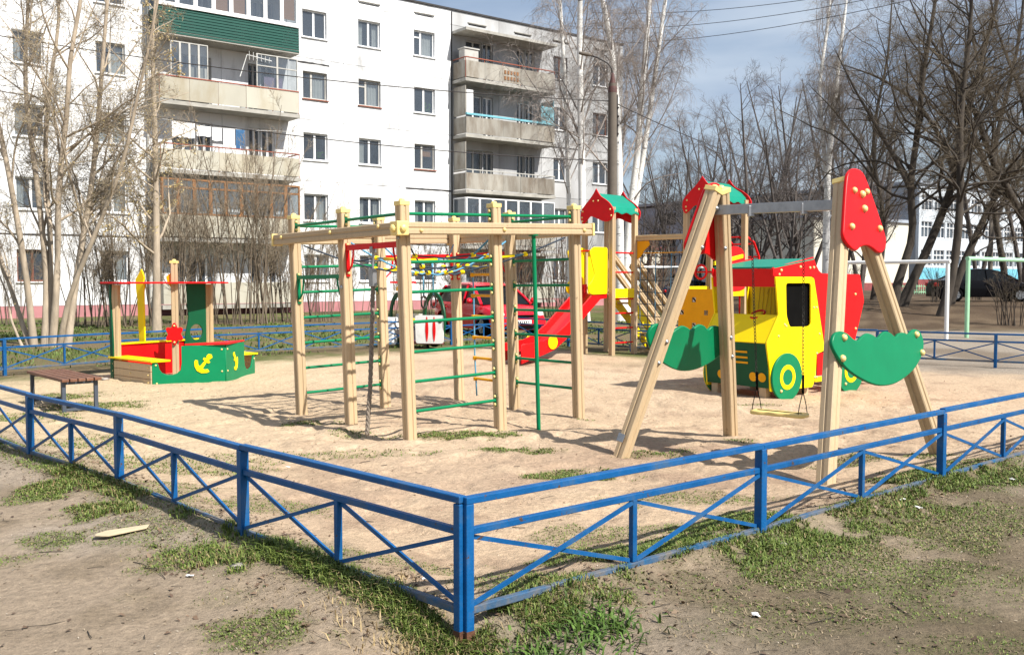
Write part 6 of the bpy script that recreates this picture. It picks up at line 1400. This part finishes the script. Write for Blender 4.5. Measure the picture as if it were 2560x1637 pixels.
def dead(x, y):
    h = np.clip(grass_density(x, y) * .8 + near_fence(x, y) * .6 + .25 * ((x > .4) & (inside_mask(x, y) < 0)), 0, 1); return h * (inside_mask(x, y) < .3) * sstep(.40, .60, fbm(x * 2.2, y * 2.2, 91, 3))
blades(15000, dead, lambda x, y: .016 + 0 * x, 'matted_dead_grass', 'flattened dead grass matted over the bare soil', lambda n, x, y: np.array([.26, .20, .125]) * rng.uniform(.5, 1.3, (n, 1)), y1=9, lean=2.6, wmul=.8)
def weed(x, y): return np.exp(-(np.hypot(x - .02, y - 3.60) / .22) ** 2) + .8 * np.exp(-(np.hypot(x - .35, y - 3.95) / .16) ** 2) + .5 * np.exp(-(np.hypot((x + .35) * .8, y - 3.32) / .15) ** 2)
blades(1500, weed, lambda x, y: .055 + 0 * x, 'weeds', 'broad leaved green weeds around the corner post', lambda n, x, y: np.array([.075, .135, .022]) * rng.uniform(.55, 1.35, (n, 1)), y0=2.9, y1=4.6, x0=-1, x1=1, wmul=2.0, lean=1.2)
def lawn_d(x, y): return (sstep(.42, .62, fbm(x * .55, y * .55, 51, 4) * .6 + fbm(x * 2.3, y * 2.3, 57, 4) * .4)) * (np.interp(x, [-9.94, -5.62, 0.05, 2.44], [11.4, 18, 23, 19.6]) - .4 < y) * (x < 3 + .03 * y)
blades(9000, lawn_d, lambda x, y: .07 + 0 * x, 'lawn_grass', 'thin spring grass behind the back fence', lambda n, x, y: np.array([.085, .12, .025]) * rng.uniform(.7, 1.5, (n, 1)), y0=13, y1=34, x0=-17, x1=4, wmul=1.3)
# fallen leaves and chips
def litter(n, dens, smin, smax, name, label, cat, cols, y0=2.4, y1=12, aspect=.6, lift=.35):
    x, y = scatter(n, -6, 6.5, y0, y1, dens); n = len(x); z = ground_z(x, y) + .003; s = rng.uniform(smin, smax, n); a = rng.uniform(0, 6.283, n); tl = rng.normal(size=n) * lift; t2 = rng.normal(size=n) * lift
    u = np.stack([np.cos(a), np.sin(a), tl], 1) * s[:, None]; v = np.stack([-np.sin(a), np.cos(a), t2], 1) * (s * aspect)[:, None]; c = np.stack([x, y, z + s * .12], 1); k = np.array([0, 0, 1.]) * (s * .25)[:, None]
    V = np.stack([c - u, c - v + k, c + u, c + v + k], 1).reshape(-1, 3); me = mesh_np(name, V, np.arange(n * 4).reshape(-1, 4), [], smooth=False)
    cc = np.array(cols)[rng.integers(0, len(cols), n)] * rng.uniform(.75, 1.25, (n, 1)); ca = me.color_attributes.new('blade', 'FLOAT_COLOR', 'POINT'); ca.data.foreach_set('color', np.repeat(np.concatenate([cc, np.ones((n, 1))], 1), 4, 0).astype(np.float32).ravel())
    me.materials.append(bpy.data.materials['grass_blades']); o = link(bpy.data.objects.new(name, me)); return tag(o, label, cat, kind='stuff')
def leaf_d(x, y): return np.clip(near_fence(x, y) * .8 + .10 + .5 * (grass_density(x, y) > .3), 0, 1) * (inside_mask(x, y) < .25) * (.3 + .7 * (fbm(x * 1.5, y * 1.5, 81, 2) > .48))
litter(2000, leaf_d, .008, .019, 'fallen_leaves', 'curled brown leaves along the front fence', 'leaves', [(.13, .085, .055), (.17, .115, .075), (.21, .15, .10), (.10, .065, .045)], y1=8)
litter(1500, lambda x, y: .35 * (inside_mask(x, y) < 0) + .65 * leaf_d(x, y), .005, .011, 'wood_chips', 'pale seed husks and chips scattered on the bare soil', 'chips', [(.40, .33, .24), (.34, .27, .19), (.46, .40, .32)], aspect=.32, lift=.15, y1=8)
litter(900, lambda x, y: .5 * (inside_mask(x, y) > .2), .006, .016, 'sand_debris', 'small bits of bark and leaves lying in the sand', 'debris', [(.16, .10, .06), (.24, .16, .10)], y0=4.2, y1=14, aspect=.4)
b = MB()
for i in range(170):
    y = 2.6 * (14 / 2.6) ** random.random(); x = random.uniform(-1, 1) * (y * .55); a = random.random() * 6.283; s = random.uniform(.02, .08); z = gz(x, y) + .006
    p = Vector((x, y, z)); d = Vector((math.cos(a), math.sin(a), random.uniform(-.02, .08))) * s; k = Vector((-d.y, d.x, 0)) * random.uniform(-.25, .25)
    b.tube([p - d, p + k, p + d], random.uniform(.0012, .0026), 4)
o = b.build('twig_debris', M['bark_dark'], None, True); tag(o, 'thin dark broken twigs scattered over the ground', 'twigs', kind='stuff')
# small pieces one can point at
p = on_ground(305, 1338, .03); cb = [(-.135, -.055), (-.06, -.075), (.13, -.005), (.145, .055), (-.08, .025), (-.135, -.015)]
o = board('cardboard_piece', cb, .008, mat('wet_cardboard', (.50, .41, .27), .9, .12, 10, .2, 40), None, (0, 0, 0), X, Y3, bevel=.001); o.location = (p.x, p.y, gz(p.x, p.y) + .02); o.rotation_euler = (.05, -.05, .28); tag(o, 'torn pale cardboard piece lying left of the front fence', 'cardboard')
def stone(px, py, s, label, m):
    p = on_ground(px, py, .03); b = MB(); prof_ = [(0, -.5), (.55, -.42), (.95, -.1), (.9, .2), (.5, .48), (0, .55)]
    b.lathe([(r * s, z * s * .7) for r, z in prof_], k=9); b.v = [(x * (1 + .25 * math.sin(i * 2.3)), y * (1 + .2 * math.cos(i * 1.7)), z * (1 + .15 * math.sin(i * 3.1))) for i, (x, y, z) in enumerate(b.v)]
    o = b.build('stone', m, None, True); o.location = (p.x, p.y, gz(p.x, p.y) + s * .2); tag(o, label, 'stone')
sm_ = mat('grey_stone', (.30, .27, .24), .9, .25, 12, .4, 40)
stone(595, 1424, .038, 'grey fist sized stone beside the left front fence', sm_); stone(263, 945, .06, 'pale stone in the sand by the boat stern', sm_); stone(1955, 1375, .028, 'flat grey stone in the grass below the right fence', sm_)
wm_ = mat('white_litter', (.72, .71, .68), .6, .08, 20)
for px, py, s, lb in ((1890, 1530, .018, 'white plastic scrap on the bare soil at lower right'), (2293, 1279, .022, 'crumpled white paper in the grass at right'), (2530, 1205, .022, 'white scrap near the right edge by the fence'), (1325, 1520, .014, 'tiny white scrap right of the corner post'), (475, 1437, .014, 'white paper strip near the stick on the left'), (1060, 1478, .012, 'white crumb at the fence left of the corner post'), (720, 1157, .02, 'white scrap in the sand inside the left fence'), (2255, 1265, .02, 'clear plastic bottle piece in the grass at right')):
    p = on_ground(px, py, .03); b = MB(); n_ = 4
    g_ = [[Vector(((i - 1.5) / 1.5 * s * 1.3, (j - 1.5) / 1.5 * s * .8, random.uniform(0, s * .5))) for j in range(n_)] for i in range(n_)]
    for i in range(n_ - 1):
        for j in range(n_ - 1): b.add([g_[i][j], g_[i + 1][j], g_[i + 1][j + 1], g_[i][j + 1]], [(0, 1, 2, 3)])
    o = b.build('litter_scrap', wm_); o.location = (p.x, p.y, gz(p.x, p.y) + .006); o.rotation_euler = (0, 0, random.random() * 6); tag(o, lb, 'litter')
